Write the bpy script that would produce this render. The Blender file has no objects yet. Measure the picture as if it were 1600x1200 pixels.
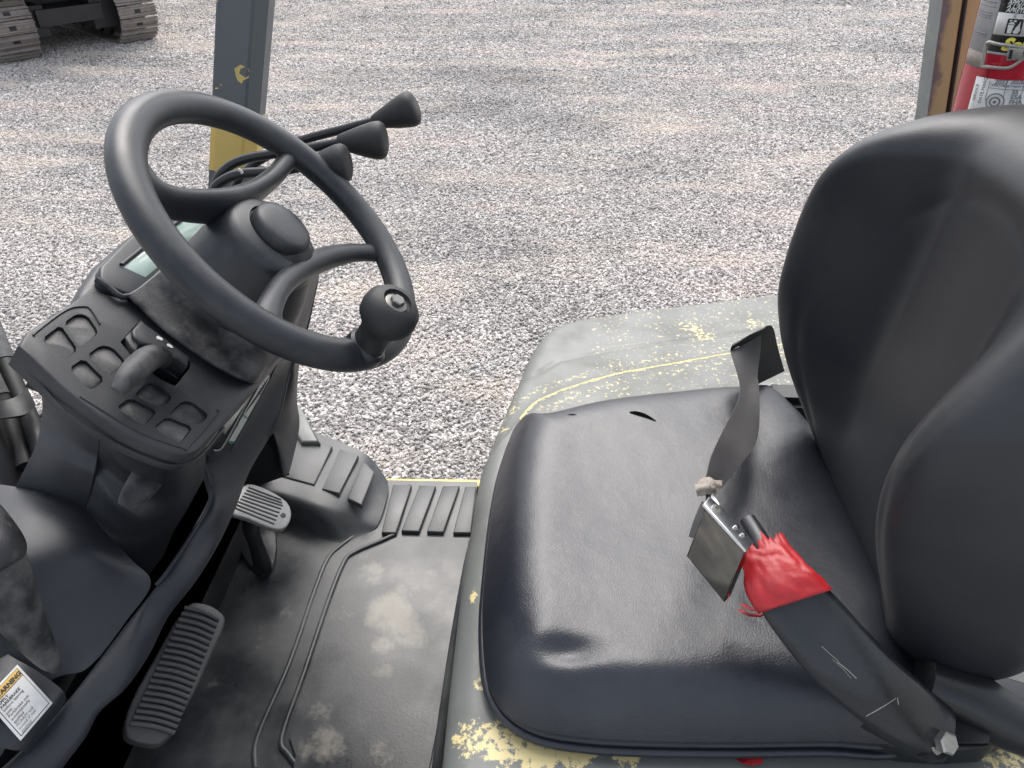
import bpy, bmesh, math, random
import numpy as np
from math import sin, cos, radians, pi, atan2, sqrt
from mathutils import Vector, Matrix, noise as mnoise
sc = bpy.context.scene
COL = sc.collection
random.seed(4); rng = np.random.default_rng(4)

# ---------------------------------------------------------------- camera, sky, sun, exposure
F = 1150.0; PT = radians(36); YW = radians(3)
CAM = np.array([0, 0, 1.85])
fw = np.array([-sin(YW)*cos(PT), cos(YW)*cos(PT), -sin(PT)]); rt = np.array([cos(YW), sin(YW), 0.]); up = np.cross(rt, fw)
cd = bpy.data.cameras.new('camera'); cam = bpy.data.objects.new('camera', cd); COL.objects.link(cam)
cd.sensor_width = 36; cd.lens = 36*F/1600; cd.clip_start = .02; cd.clip_end = 500
cam.matrix_world = Matrix(((rt[0], up[0], -fw[0], CAM[0]), (rt[1], up[1], -fw[1], CAM[1]), (rt[2], up[2], -fw[2], CAM[2]), (0, 0, 0, 1)))
sc.camera = cam
SUN_EL, SUN_ROT = radians(56), radians(-4)          # veiled sun stands high beyond the truck
w = bpy.data.worlds.new('World'); sc.world = w; w.use_nodes = True
wt = w.node_tree; wt.nodes.clear()
wo = wt.nodes.new('ShaderNodeOutputWorld'); wb = wt.nodes.new('ShaderNodeBackground'); sk = wt.nodes.new('ShaderNodeTexSky')
hs = wt.nodes.new('ShaderNodeHueSaturation'); hs.inputs['Saturation'].default_value = .45
sk.sky_type = 'NISHITA'; sk.sun_disc = False; sk.sun_elevation = SUN_EL; sk.sun_rotation = SUN_ROT
sk.air_density = 1.0; sk.dust_density = 4.0; sk.ozone_density = 1.0
wt.links.new(sk.outputs[0], hs.inputs['Color']); wt.links.new(hs.outputs[0], wb.inputs[0]); wt.links.new(wb.outputs[0], wo.inputs[0])
wb.inputs[1].default_value = .15
sl = bpy.data.lights.new('sun', 'SUN'); sl.energy = .8; sl.angle = radians(50); sl.color = (1, .985, .96)
so = bpy.data.objects.new('sun', sl); COL.objects.link(so)
sd = Vector((sin(SUN_ROT)*cos(SUN_EL), cos(SUN_ROT)*cos(SUN_EL), sin(SUN_EL)))
so.rotation_euler = sd.to_track_quat('Z', 'Y').to_euler(); so.location = (0, 0, 12)
sc.view_settings.view_transform = 'Standard'; sc.view_settings.look = 'None'
sc.view_settings.exposure = 1.12; sc.view_settings.gamma = 1; sc.view_settings.use_curve_mapping = False

# ---------------------------------------------------------------- measuring helpers
def ray(x, y): return fw + rt*(x-800)/F + up*(600-y)/F
def Pt(x, y, t): return CAM + ray(x, y)*t
def Pz(x, y, z): d = ray(x, y); return CAM + d*(z-1.85)/d[2]
def PY(x, y, Y): d = ray(x, y); return CAM + d*Y/d[1]
class Plane:
    def __init__(s, p, n): s.p = np.array(p, float); s.n = np.array(n, float)/np.linalg.norm(n)
    def __call__(s, x, y, h=0): d = ray(x, y); return CAM + d*(((s.p+s.n*h-CAM)@s.n)/(d@s.n))

# ---------------------------------------------------------------- materials
def nd(t, k, **kw):
    n = t.nodes.new(k)
    for a, v in kw.items(): setattr(n, a, v)
    return n
def material(name, base, rough=.5, metal=0, dust=None, dustamt=.5, dscale=9, dlo=.45, dhi=.75, bump=0, bscale=400, rvar=.15, chip=None, coat=0, spec=.5, leather=0, btype='noise'):
    """dust: second colour mixed by layered noise; chip: colour shown where the 'wear' attribute beats the noise"""
    m = bpy.data.materials.new(name); m.use_nodes = True; t = m.node_tree; b = t.nodes['Principled BSDF']
    L = t.links.new
    tc = nd(t, 'ShaderNodeTexCoord')
    b.inputs['Base Color'].default_value = (*base, 1); b.inputs['Roughness'].default_value = rough; b.inputs['Metallic'].default_value = metal
    b.inputs['Specular IOR Level'].default_value = spec
    if coat: b.inputs['Coat Weight'].default_value = coat; b.inputs['Coat Roughness'].default_value = .25
    col = None
    n1 = nd(t, 'ShaderNodeTexNoise'); n1.inputs['Scale'].default_value = dscale; n1.inputs['Detail'].default_value = 9; n1.inputs['Roughness'].default_value = .62
    L(tc.outputs['Object'], n1.inputs['Vector'])
    if dust:
        mr = nd(t, 'ShaderNodeMapRange'); mr.inputs[1].default_value = dlo; mr.inputs[2].default_value = dhi; mr.inputs[4].default_value = dustamt
        L(n1.outputs[0], mr.inputs[0])
        mx = nd(t, 'ShaderNodeMix', data_type='RGBA'); mx.inputs[6].default_value = (*base, 1); mx.inputs[7].default_value = (*dust, 1)
        L(mr.outputs[0], mx.inputs[0]); col = mx.outputs[2]; L(col, b.inputs['Base Color'])
    rr = nd(t, 'ShaderNodeMapRange'); rr.inputs[1].default_value = .3; rr.inputs[2].default_value = .75
    rr.inputs[3].default_value = max(rough-rvar, .02); rr.inputs[4].default_value = min(rough+rvar, 1); L(n1.outputs[0], rr.inputs[0]); L(rr.outputs[0], b.inputs['Roughness'])
    if chip:
        at = nd(t, 'ShaderNodeAttribute', attribute_name='wear')
        n2 = nd(t, 'ShaderNodeTexNoise'); n2.inputs['Scale'].default_value = chip[1]; n2.inputs['Detail'].default_value = 8; n2.inputs['Roughness'].default_value = .7
        L(tc.outputs['Object'], n2.inputs['Vector'])
        su = nd(t, 'ShaderNodeMath', operation='ADD'); L(at.outputs['Fac'], su.inputs[0]); L(n2.outputs[0], su.inputs[1])
        st = nd(t, 'ShaderNodeMapRange'); st.inputs[1].default_value = 1.0-chip[2]; st.inputs[2].default_value = 1.0+chip[2]; L(su.outputs[0], st.inputs[0])
        m2 = nd(t, 'ShaderNodeMix', data_type='RGBA'); m2.inputs[7].default_value = (*chip[0], 1)
        if col: L(col, m2.inputs[6])
        else: m2.inputs[6].default_value = (*base, 1)
        L(st.outputs[0], m2.inputs[0]); L(m2.outputs[2], b.inputs['Base Color'])
    if bump or leather:
        bp = nd(t, 'ShaderNodeBump'); bp.inputs['Distance'].default_value = .001
        if leather:
            v = nd(t, 'ShaderNodeTexVoronoi', feature='DISTANCE_TO_EDGE'); v.inputs['Scale'].default_value = bscale
            L(tc.outputs['Object'], v.inputs['Vector']); mn = nd(t, 'ShaderNodeMath', operation='MINIMUM'); mn.inputs[1].default_value = .18; L(v.outputs[0], mn.inputs[0])
            ns = nd(t, 'ShaderNodeTexNoise'); ns.inputs['Scale'].default_value = 30; ns.inputs['Detail'].default_value = 4; L(tc.outputs['Object'], ns.inputs['Vector'])
            ad = nd(t, 'ShaderNodeMath', operation='MULTIPLY_ADD'); ad.inputs[1].default_value = 2.0; L(ns.outputs[0], ad.inputs[0]); L(mn.outputs[0], ad.inputs[2])
            bp.inputs['Strength'].default_value = leather; L(ad.outputs[0], bp.inputs['Height'])
        else:
            ns = nd(t, 'ShaderNodeTexNoise'); ns.inputs['Scale'].default_value = bscale; ns.inputs['Detail'].default_value = 5; L(tc.outputs['Object'], ns.inputs['Vector'])
            bp.inputs['Strength'].default_value = bump; L(ns.outputs[0], bp.inputs['Height'])
        L(bp.outputs[0], b.inputs['Normal'])
    return m
M = {}
M['plastic'] = material('black_plastic', (.019, .0215, .026), .40, dust=(.10, .103, .106), dustamt=.5, dscale=7, dlo=.48, dhi=.8, bump=.35, bscale=900)
M['pedal_rubber'] = material('pedal_rubber', (.06, .06, .06), .45, dust=(.14, .135, .13), dustamt=.6, dscale=18)
M['plastic_dirty'] = material('dusty_plastic', (.022, .023, .026), .5, dust=(.21, .205, .20), dustamt=.7, dscale=22, dlo=.42, dhi=.70, bump=.5, bscale=700)
M['plastic_blue'] = material('cowl_plastic', (.025, .028, .035), .42, dust=(.085, .088, .09), dustamt=.6, dscale=5, dlo=.5, dhi=.8, bump=.4, bscale=700)
M['wheel'] = material('wheel_rubber', (.018, .021, .026), .40, dust=(.085, .087, .088), dustamt=.5, dscale=13, bump=.2, bscale=1200, rvar=.1)
M['bolt_dark'] = material('worn_bolt', (.22, .215, .2), .38, metal=.8, dust=(.12, .11, .1), dustamt=.7, dscale=60)
M['knob'] = material('knob_rubber', (.018, .0185, .02), .62, dust=(.06, .055, .05), dustamt=.3, bump=.2, bscale=1200)
M['vinyl'] = material('black_vinyl', (.014, .016, .024), .35, dust=(.052, .056, .064), dustamt=.6, dscale=4, leather=.5, bscale=300, rvar=.05, spec=.6)
M['vinyl_back'] = material('worn_vinyl', (.016, .018, .023), .40, dust=(.05, .052, .055), dustamt=.5, dscale=3, leather=.22, bscale=330, rvar=.06, spec=.5)
M['mat'] = material('rubber_mat', (.024, .027, .030), .42, dust=(.13, .132, .13), dustamt=.85, dscale=6, dlo=.40, dhi=.78, bump=.22, bscale=300, chip=((.215, .20, .17), 24, .13), rvar=.2)
M['green'] = material('grey_green_paint', (.150, .158, .148), .5, dust=(.095, .098, .085), dustamt=.8, dscale=9, chip=((.70, .58, .28), 110, .035), bump=.15, bscale=200)
M['pillar'] = material('pillar_paint', (.11, .13, .14), .42, dust=(.16, .17, .16), dustamt=.5, dscale=6, chip=((.72, .52, .16), 45, .015), bump=.15, bscale=200)
M['pillar_rear'] = material('rear_pillar_paint', (.22, .24, .24), .5, dust=(.13, .11, .07), dustamt=.6, dscale=9, chip=((.50, .52, .27), 30, .10), bump=.2, bscale=200)
M['yellow'] = material('yellow_paint', (.70, .53, .17), .5, dust=(.45, .36, .16), dustamt=.5, dscale=30, dlo=.5, dhi=.7)
M['dark'] = material('dark_metal', (.015, .015, .017), .6, dust=(.05, .048, .045), dustamt=.5, bump=.3)
M['blackpaint'] = material('gloss_black', (.013, .014, .016), .33, dust=(.05, .05, .05), dustamt=.35, dscale=12, rvar=.1, bump=.1)
M['sleeve'] = material('buckle_sleeve', (.013, .015, .019), .28, dust=(.05, .05, .05), dustamt=.35, dscale=14, rvar=.1, bump=.2, bscale=150)
M['belt'] = material('belt_web', (.055, .053, .055), .65, dust=(.12, .115, .11), dustamt=.5, dscale=12, bump=.5, bscale=900)
M['frayed'] = material('frayed_web', (.30, .26, .22), .9, dust=(.45, .42, .38), dustamt=.8, dscale=60, bump=1, bscale=300)
M['chrome'] = material('chrome', (.40, .40, .41), .09, metal=1, dust=(.35, .34, .32), dustamt=.3, dscale=30, rvar=.06)
M['chrome_dark_reflection'] = material('chrome_painted_reflection', (.15, .15, .145), .10, metal=1, dust=(.24, .24, .21), dustamt=.6, dscale=25, rvar=.05)  # ordinary chrome, base darkened to paint in the dark reflection on the buckle face
M['chrome_lid'] = material('brushed_chrome', (.75, .75, .76), .28, metal=1, rvar=.1)
M['steel'] = material('dull_steel', (.42, .41, .38), .42, metal=.8, dust=(.25, .23, .2), dustamt=.7, dscale=40, bump=.5, bscale=200)
M['pedal'] = material('worn_pedal', (.26, .26, .25), .4, metal=.35, dust=(.40, .39, .36), dustamt=.7, dscale=30, bump=.3)
M['tape'] = material('red_tape', (.40, .014, .018), .42, dust=(.28, .015, .02), dustamt=.8, dscale=35, bump=.8, bscale=90, rvar=.12)
M['screen'] = material('green_display', (.36, .47, .42), .25, dust=(.5, .58, .54), dustamt=.6, dscale=12)
M['white'] = material('white_print', (.72, .72, .70), .5, dust=(.45, .44, .42), dustamt=.6, dscale=40)
M['labelgrey'] = material('label_grey', (.42, .43, .46), .4, dust=(.55, .54, .52), dustamt=.6, dscale=30)
M['labelblack'] = material('label_black', (.018, .018, .024), .35)
M['void'] = material('torn_foam_gap', (.004, .004, .004), .95, spec=.0)
M['ink'] = material('ink', (.03, .03, .03), .5)
M['greyink'] = material('grey_ink', (.2, .2, .22), .5)
M['warnyellow'] = material('warning_yellow', (.80, .50, .10), .5)
M['labelyellow'] = material('label_yellow', (.85, .72, .12), .5)
M['greenprint'] = material('green_print', (.02, .22, .15), .4, dust=(.05, .3, .22), dustamt=.6, dscale=60)
M['red'] = material('red_enamel', (.48, .015, .035), .25, coat=.5)
M['rust'] = material('track_steel', (.27, .24, .22), .6, metal=.15, dust=(.13, .11, .10), dustamt=.8, dscale=8, bump=.5, bscale=60)
M['exdark'] = material('excavator_frame', (.022, .022, .026), .6, dust=(.06, .055, .05), dustamt=.7, dscale=3)
M['exbody'] = material('excavator_body', (.55, .35, .05), .45, dust=(.3, .22, .1), dustamt=.5, dscale=3)
M['hose'] = material('hose_rubber', (.008, .008, .009), .6, dust=(.03, .03, .03), dustamt=.4, dscale=20)
M['braid'] = material('braided_sleeve', (.09, .095, .095), .8, dust=(.05, .05, .05), dustamt=.8, dscale=60, bump=1, bscale=150)
M['tyre'] = material('tyre_rubber', (.02, .02, .02), .8, dust=(.1, .1, .09), dustamt=.6)

# ---------------------------------------------------------------- mesh helpers
def link(name, me, mat, parent=None):
    me.name = name
    o = bpy.data.objects.new(name, me); COL.objects.link(o)
    if mat is not None: me.materials.append(M[mat] if isinstance(mat, str) else mat)
    if parent is not None:
        o.parent = parent; bpy_mats[o.name] = 1
        pm = parent_matrix(parent); o.matrix_parent_inverse = pm.inverted()
    return o
bpy_mats = {}
def parent_matrix(p):
    m = Matrix.LocRotScale(p.location, p.rotation_euler, p.scale)
    if p.parent is not None: m = parent_matrix(p.parent) @ p.matrix_parent_inverse @ m
    return m
def mesh(name, V, Fc, mat, parent=None, smooth=True, wear=None, auto=None):
    me = bpy.data.meshes.new(name); me.from_pydata([tuple(map(float, v)) for v in V], [], [tuple(map(int, q)) for q in Fc])
    bm = bmesh.new(); bm.from_mesh(me); bmesh.ops.recalc_face_normals(bm, faces=bm.faces)
    if auto is not None:
        for e in bm.edges:
            if len(e.link_faces) == 2 and e.calc_face_angle(0) > auto: e.smooth = False
    for q in bm.faces: q.smooth = smooth
    bm.to_mesh(me); bm.free(); me.update()
    if wear is not None:
        a = me.attributes.new('wear', 'FLOAT', 'POINT'); a.data.foreach_set('value', np.array(wear, np.float32))
    return link(name, me, mat, parent)
def empty(name, loc, label, cat, group=None):
    o = bpy.data.objects.new(name, None); COL.objects.link(o); o.location = loc; o.empty_display_size = .2
    o['label'] = label; o['category'] = cat
    if group: o['group'] = group
    return o
def crom(P, n, closed=False):
    """Catmull-Rom through rows of P, n steps per span"""
    P = np.array(P, float); N = len(P); out = []
    spans = N if closed else N-1
    for i in range(spans):
        if closed: a, b, c, d = P[(i-1) % N], P[i], P[(i+1) % N], P[(i+2) % N]
        else:
            b, c = P[i], P[i+1]; a = P[i-1] if i else 2*b-c; d = P[i+2] if i+2 < N else 2*c-b
        for k in range(n):
            s = k/n
            out.append(.5*((2*b)+(c-a)*s+(2*a-5*b+4*c-d)*s*s+(3*b-a-3*c+d)*s**3))
    if not closed: out.append(P[-1])
    return np.array(out)
def resample(P, n, closed=True):
    P = np.array(P, float); Q = np.vstack([P, P[:1]]) if closed else P
    L = np.r_[0, np.cumsum(np.linalg.norm(np.diff(Q, axis=0), axis=1))]
    s = np.linspace(0, L[-1], n+1)[:-1] if closed else np.linspace(0, L[-1], n)
    return np.stack([np.interp(s, L, Q[:, k]) for k in range(Q.shape[1])], 1)
def patch(name, grid, mat, parent, n=5, thick=.005, wearf=None, bumpf=None):
    G = np.array(grid, float)
    A = np.array([crom(r, n) for r in G]); B = np.array([crom(A[:, j], n) for j in range(A.shape[1])]).transpose(1, 0, 2)
    R, K = B.shape[:2]
    du = np.gradient(B, axis=0); dv = np.gradient(B, axis=1); nn = np.cross(du, dv); nn /= np.linalg.norm(nn, axis=2, keepdims=True)+1e-9
    if nn.mean((0, 1)) @ (CAM-B.mean((0, 1))) < 0: nn = -nn
    if bumpf is not None: B = B+nn*np.array([[bumpf(p) for p in row] for row in B])[..., None]
    V = list(B.reshape(-1, 3))+list((B-nn*thick).reshape(-1, 3)); o = R*K; Fc = []
    for i in range(R-1):
        for j in range(K-1):
            a = i*K+j; Fc.append((a, a+1, a+K+1, a+K)); Fc.append((o+a, o+a+K, o+a+K+1, o+a+1))
    bd = [j for j in range(K)]+[i*K+K-1 for i in range(1, R)]+[(R-1)*K+j for j in range(K-2, -1, -1)]+[i*K for i in range(R-2, 0, -1)]
    for a, b in zip(bd, bd[1:]+bd[:1]): Fc.append((a, b, b+o, a+o))
    return mesh(name, V, Fc, mat, parent, wear=[wearf(v) for v in V] if wearf else None, auto=radians(60))
def sweep(name, pts, rad, mat, parent, n=5, seg=14, closed=False, nrm=None, cap=True, smooth=True):
    """rad: per control point r or (side, along-normal)"""
    pts = np.array(pts, float); rad = np.array([(r, r) if np.isscalar(r) else r for r in (rad if hasattr(rad, '__len__') and len(rad) == len(pts) else [rad]*len(pts))], float)
    Q = crom(np.hstack([pts, rad]), n, closed); P, Rr = Q[:, :3], Q[:, 3:]
    T = np.gradient(P, axis=0) if not closed else (np.roll(P, -1, 0)-np.roll(P, 1, 0)); T /= np.linalg.norm(T, axis=1, keepdims=True)+1e-12
    V = []; Fc = []; N = len(P)
    ref = np.array(nrm, float) if nrm is not None else None
    if ref is None:
        ref = np.array([0, 0, 1.]) if abs(T[0][2]) < .9 else np.array([1., 0, 0])
    b = ref
    for i in range(N):
        if nrm is not None: b = ref
        b = b-T[i]*(b@T[i]); b /= np.linalg.norm(b); s = np.cross(T[i], b)
        for k in range(seg):
            a = 2*pi*k/seg; V.append(P[i]+s*cos(a)*Rr[i][0]+b*sin(a)*Rr[i][1])
    for i in range(N if closed else N-1):
        for k in range(seg):
            a = i*seg+k; a2 = i*seg+(k+1) % seg; c = ((i+1) % N)*seg+k; c2 = ((i+1) % N)*seg+(k+1) % seg
            Fc.append((a, a2, c2, c))
    if not closed and cap: Fc.append(tuple(range(seg))[::-1]); Fc.append(tuple((N-1)*seg+k for k in range(seg)))
    return mesh(name, V, Fc, mat, parent, smooth, auto=radians(50))
def frame_of(axis, ref=(0, 1, 0)):
    a = np.array(axis, float); a /= np.linalg.norm(a); e1 = np.cross(ref, a); e1 /= np.linalg.norm(e1); return e1, np.cross(a, e1), a
def lathe(name, c, axis, prof, mat, parent, seg=32, smooth=True, auto=radians(35), flute=None):
    e1, e2, a = frame_of(axis); c = np.array(c, float); V = []; Fc = []
    for r, h in prof:
        for k in range(seg):
            t = 2*pi*k/seg; V.append(c+a*h+(e1*cos(t)+e2*sin(t))*r)
    for i in range(len(prof)-1):
        for k in range(seg):
            k2 = (k+1) % seg; Fc.append((i*seg+k, i*seg+k2, (i+1)*seg+k2, (i+1)*seg+k))
    Fc.append(tuple(range(seg))[::-1]); Fc.append(tuple((len(prof)-1)*seg+k for k in range(seg)))
    return mesh(name, V, Fc, mat, parent, smooth, auto=auto)
def plate(name, pts, nrm, thick, mat, parent, bevel=.002, bseg=2, smooth=0, wearf=None, rough=0):
    """prism: outline pts (top face), extruded by -nrm*thick, top edge bevelled"""
    P = np.array(pts, float); nrm = np.array(nrm, float)/np.linalg.norm(nrm)
    if smooth: P = crom(P, smooth, True)
    if rough:
        P = resample(P, max(40, len(P)*4)); c = P.mean(0)
        for i in range(len(P)): P[i] += (P[i]-c)*rough*mnoise.noise(Vector(P[i]*90))
    bm = bmesh.new(); vs = [bm.verts.new(p) for p in P]; f = bm.faces.new(vs); f.normal_update()
    if np.array(f.normal) @ nrm < 0: f.normal_flip()
    r = bmesh.ops.extrude_face_region(bm, geom=[f]); vv = [g for g in r['geom'] if isinstance(g, bmesh.types.BMVert)]
    bmesh.ops.translate(bm, vec=Vector(-nrm*thick), verts=vv)
    bmesh.ops.recalc_face_normals(bm, faces=bm.faces); bm.faces.ensure_lookup_table()
    if bevel:
        tops = [q for q in bm.faces if np.array(q.normal) @ nrm > .99]
        es = {e for q in tops for e in q.edges}
        bmesh.ops.bevel(bm, geom=list(es), offset=bevel, segments=bseg, affect='EDGES', profile=.5)
    bmesh.ops.triangulate(bm, faces=[q for q in bm.faces if len(q.verts) > 4])
    for e in bm.edges:
        if len(e.link_faces) == 2 and e.calc_face_angle(0) > radians(45): e.smooth = False
    for q in bm.faces: q.smooth = True
    me = bpy.data.meshes.new(name); bm.to_mesh(me); bm.free()
    if wearf:
        a = me.attributes.new('wear', 'FLOAT', 'POINT')
        for i, v in enumerate(me.vertices): a.data[i].value = wearf(np.array(v.co))
    return link(name, me, mat, parent)
def box(name, lo, hi, mat, parent, bevel=.004, R=None, c=None):
    bm = bmesh.new(); bmesh.ops.create_cube(bm, size=1)
    lo = np.array(lo, float); hi = np.array(hi, float)
    for v in bm.verts: v.co = Vector((lo+hi)/2+np.array(v.co)*(hi-lo))
    if bevel: bmesh.ops.bevel(bm, geom=list(bm.edges), offset=bevel, segments=2, affect='EDGES')
    if R is not None:
        for v in bm.verts: v.co = R @ v.co
        if c is not None:
            for v in bm.verts: v.co += Vector(c)
    for e in bm.edges:
        if len(e.link_faces) == 2 and e.calc_face_angle(0) > radians(50): e.smooth = False
    for q in bm.faces: q.smooth = True
    me = bpy.data.meshes.new(name); bm.to_mesh(me); bm.free(); return link(name, me, mat, parent)
def cut(o, cutters):
    for c in cutters:
        md = o.modifiers.new('b', 'BOOLEAN'); md.operation = 'DIFFERENCE'; md.object = c; md.solver = 'EXACT'
    bpy.context.view_layer.update(); dg = bpy.context.evaluated_depsgraph_get()
    me = bpy.data.meshes.new_from_object(o.evaluated_get(dg)); o.modifiers.clear(); old = o.data; o.data = me; me.name = o.name
    bm = bmesh.new(); bm.from_mesh(me)
    for e in bm.edges: e.smooth = not (len(e.link_faces) != 2 or e.calc_face_angle(0) > radians(32))
    for q in bm.faces: q.smooth = True
    bm.to_mesh(me); bm.free()
    for c in cutters: cm = c.data; bpy.data.objects.remove(c); bpy.data.meshes.remove(cm)
    return o
def onmesh(o):
    from mathutils.bvhtree import BVHTree
    me = o.data; bv = BVHTree.FromPolygons([v.co for v in me.vertices], [tuple(p.vertices) for p in me.polygons])
    def f(x, y, lift=.001):
        d = Vector(ray(x, y)).normalized(); h = bv.ray_cast(Vector(CAM), d)
        if h[0] is None: return np.array(Pt(x, y, 1.2))
        return np.array(h[0])-np.array(d)*lift
    return f
def segdist(P, A):
    """distance of points P (n,2) to closed polyline A"""
    B = np.roll(A, -1, 0); d = np.full(len(P), 1e9)
    for a, b in zip(A, B):
        ab = b-a; t = np.clip(((P-a)@ab)/(ab@ab+1e-12), 0, 1); d = np.minimum(d, np.linalg.norm(P-(a+t[:, None]*ab), axis=1))
    return d
def pillow(name, outline, top, bottom, to3, mat, parent, N=150, rings=34, center=None, wearf=None, tail=()):
    """outline 2-D; top(x, y, d) height over the outline plane; bottom list of (inset, height) rings; to3 maps (x,y,h) to space"""
    O = resample(outline, N); c = np.array(center if center is not None else O.mean(0)); V = []; Fc = []
    rows = []
    for ins, h in bottom[::-1]:
        Q = O+(c-O)/np.linalg.norm(c-O, axis=1)[:, None]*ins; rows.append([(q[0], q[1], h) for q in Q])
    s = np.linspace(0, 1, rings)**1.5
    for k in s[:-1]:
        Q = O+(c-O)*k; d = segdist(Q, O) if k > 0 else np.zeros(N); rows.append([(q[0], q[1], top(q[0], q[1], dd)) for q, dd in zip(Q, d)])
    for r in rows: V += [to3(*q) for q in r]
    for i in range(len(rows)-1):
        for k in range(N):
            k2 = (k+1) % N; Fc.append((i*N+k, i*N+k2, (i+1)*N+k2, (i+1)*N+k))
    dc = segdist(c[None], O)[0]; V.append(to3(c[0], c[1], top(c[0], c[1], dc))); L = len(V)-1; i = len(rows)-1
    for k in range(N): Fc.append((i*N+k, i*N+(k+1) % N, L))
    Fc.append(tuple(range(N)))
    return mesh(name, V, Fc, mat, parent, wear=[wearf(np.array(v)) for v in V] if wearf else None)
def text(name, body, size, fn, mat, parent, shear=0, sub=None, bold=0, align='LEFT'):
    """print: letters as a thin mesh laid on a surface by fn(x, y)"""
    cu = bpy.data.curves.new('t', 'FONT'); cu.body = body; cu.size = size; cu.shear = shear; cu.offset = bold; cu.align_x = align; cu.resolution_u = 3; cu.fill_mode = 'FRONT'
    o = bpy.data.objects.new('t', cu); COL.objects.link(o); bpy.context.view_layer.update()
    me = bpy.data.meshes.new_from_object(o.evaluated_get(bpy.context.evaluated_depsgraph_get())); bpy.data.objects.remove(o); bpy.data.curves.remove(cu)
    if sub:
        bm = bmesh.new(); bm.from_mesh(me)
        xs = [v.co.x for v in bm.verts]
        x = min(xs)
        while x < max(xs): bmesh.ops.bisect_plane(bm, geom=list(bm.verts)+list(bm.edges)+list(bm.faces), plane_co=(x, 0, 0), plane_no=(1, 0, 0)); x += sub
        bm.to_mesh(me); bm.free()
    for v in me.vertices: v.co = Vector(fn(v.co.x, v.co.y))
    return link(name, me, mat, parent)
def blobs(spots):
    S = [(np.array(p, float), r, a) for p, r, a in spots]
    def f(v):
        w_ = 0
        for p, r, a in S:
            d = np.linalg.norm(v-p)/r
            if d < 1: w_ = max(w_, a*min(1, (1-d)*1.6))
        return w_
    return f

# ---------------------------------------------------------------- ground and gravel
def ground_mat(name, stone):
    m = bpy.data.materials.new(name); m.use_nodes = True; t = m.node_tree; b = t.nodes['Principled BSDF']; L = t.links.new
    b.inputs['Roughness'].default_value = .85; b.inputs['Specular IOR Level'].default_value = .25
    ge = nd(t, 'ShaderNodeNewGeometry')
    mp = nd(t, 'ShaderNodeMapping'); mp.inputs['Scale'].default_value = (.45, .9, 1); mp.inputs['Rotation'].default_value = (0, 0, -.25); L(ge.outputs['Position'], mp.inputs['Vector'])
    n = nd(t, 'ShaderNodeTexNoise'); n.inputs['Scale'].default_value = 1.1; n.inputs['Detail'].default_value = 5; n.inputs['Roughness'].default_value = .55; L(mp.outputs[0], n.inputs['Vector'])
    cr = nd(t, 'ShaderNodeValToRGB'); e = cr.color_ramp.elements
    e[0].position = .32; e[0].color = (.69, .67, .66, 1); e[1].position = .72; e[1].color = (1.06, .98, .93, 1)
    q = e.new(.5); q.color = (.92, .90, .88, 1); q = e.new(.60); q.color = (.97, .92, .90, 1); L(n.outputs[0], cr.inputs[0])
    if stone:
        oi = nd(t, 'ShaderNodeObjectInfo'); c2 = nd(t, 'ShaderNodeValToRGB'); c2.color_ramp.interpolation = 'LINEAR'; e = c2.color_ramp.elements
        e[0].position = 0; e[0].color = (.19, .185, .185, 1); e[1].position = 1; e[1].color = (.72, .70, .68, 1)
        for p, c in ((.12, (.305, .30, .29)), (.3, (.41, .395, .385)), (.45, (.51, .483, .468)), (.62, (.59, .573, .555)), (.8, (.67, .652, .633))): q = e.new(p); q.color = (*c, 1)
        L(oi.outputs['Random'], c2.inputs[0]); src = c2.outputs[0]
    else:
        n2 = nd(t, 'ShaderNodeTexVoronoi'); n2.inputs['Scale'].default_value = 80; L(ge.outputs['Position'], n2.inputs['Vector'])
        c2 = nd(t, 'ShaderNodeMapRange'); c2.inputs[3].default_value = .2; c2.inputs[4].default_value = .5
        sp = nd(t, 'ShaderNodeSeparateColor'); L(n2.outputs['Color'], sp.inputs[0]); L(sp.outputs[0], c2.inputs[0])
        cc = nd(t, 'ShaderNodeCombineColor'); L(c2.outputs[0], cc.inputs[0]); L(c2.outputs[0], cc.inputs[1]); L(c2.outputs[0], cc.inputs[2]); src = cc.outputs[0]
        bp = nd(t, 'ShaderNodeBump'); bp.inputs['Distance'].default_value = .012; bp.inputs['Strength'].default_value = .9; iv = nd(t, 'ShaderNodeMath', operation='SUBTRACT'); iv.inputs[0].default_value = 1
        L(n2.outputs['Distance'], iv.inputs[1]); L(iv.outputs[0], bp.inputs['Height']); L(bp.outputs[0], b.inputs['Normal'])
    mx = nd(t, 'ShaderNodeMix', data_type='RGBA', blend_type='MULTIPLY'); mx.inputs[0].default_value = 1
    L(src, mx.inputs[6]); L(cr.outputs[0], mx.inputs[7])
    # sandy fines show through in streaks left by tyres
    mp2 = nd(t, 'ShaderNodeMapping'); mp2.inputs['Scale'].default_value = (.8, 2.6, 1); mp2.inputs['Rotation'].default_value = (0, 0, -.12); L(ge.outputs['Position'], mp2.inputs['Vector'])
    n3 = nd(t, 'ShaderNodeTexNoise'); n3.inputs['Scale'].default_value = .9; n3.inputs['Detail'].default_value = 6; L(mp2.outputs[0], n3.inputs['Vector'])
    r3 = nd(t, 'ShaderNodeMapRange'); r3.inputs[1].default_value = .50; r3.inputs[2].default_value = .72; r3.inputs[4].default_value = .7 if stone else .9; L(n3.outputs[0], r3.inputs[0])
    m3 = nd(t, 'ShaderNodeMix', data_type='RGBA'); m3.inputs[7].default_value = (.68, .60, .52, 1); L(r3.outputs[0], m3.inputs[0]); L(mx.outputs[2], m3.inputs[6]); L(m3.outputs[2], b.inputs['Base Color'])
    return m
M['ground'] = ground_mat('gravel_ground', False); M['stone'] = ground_mat('gravel_stone', True)
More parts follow.
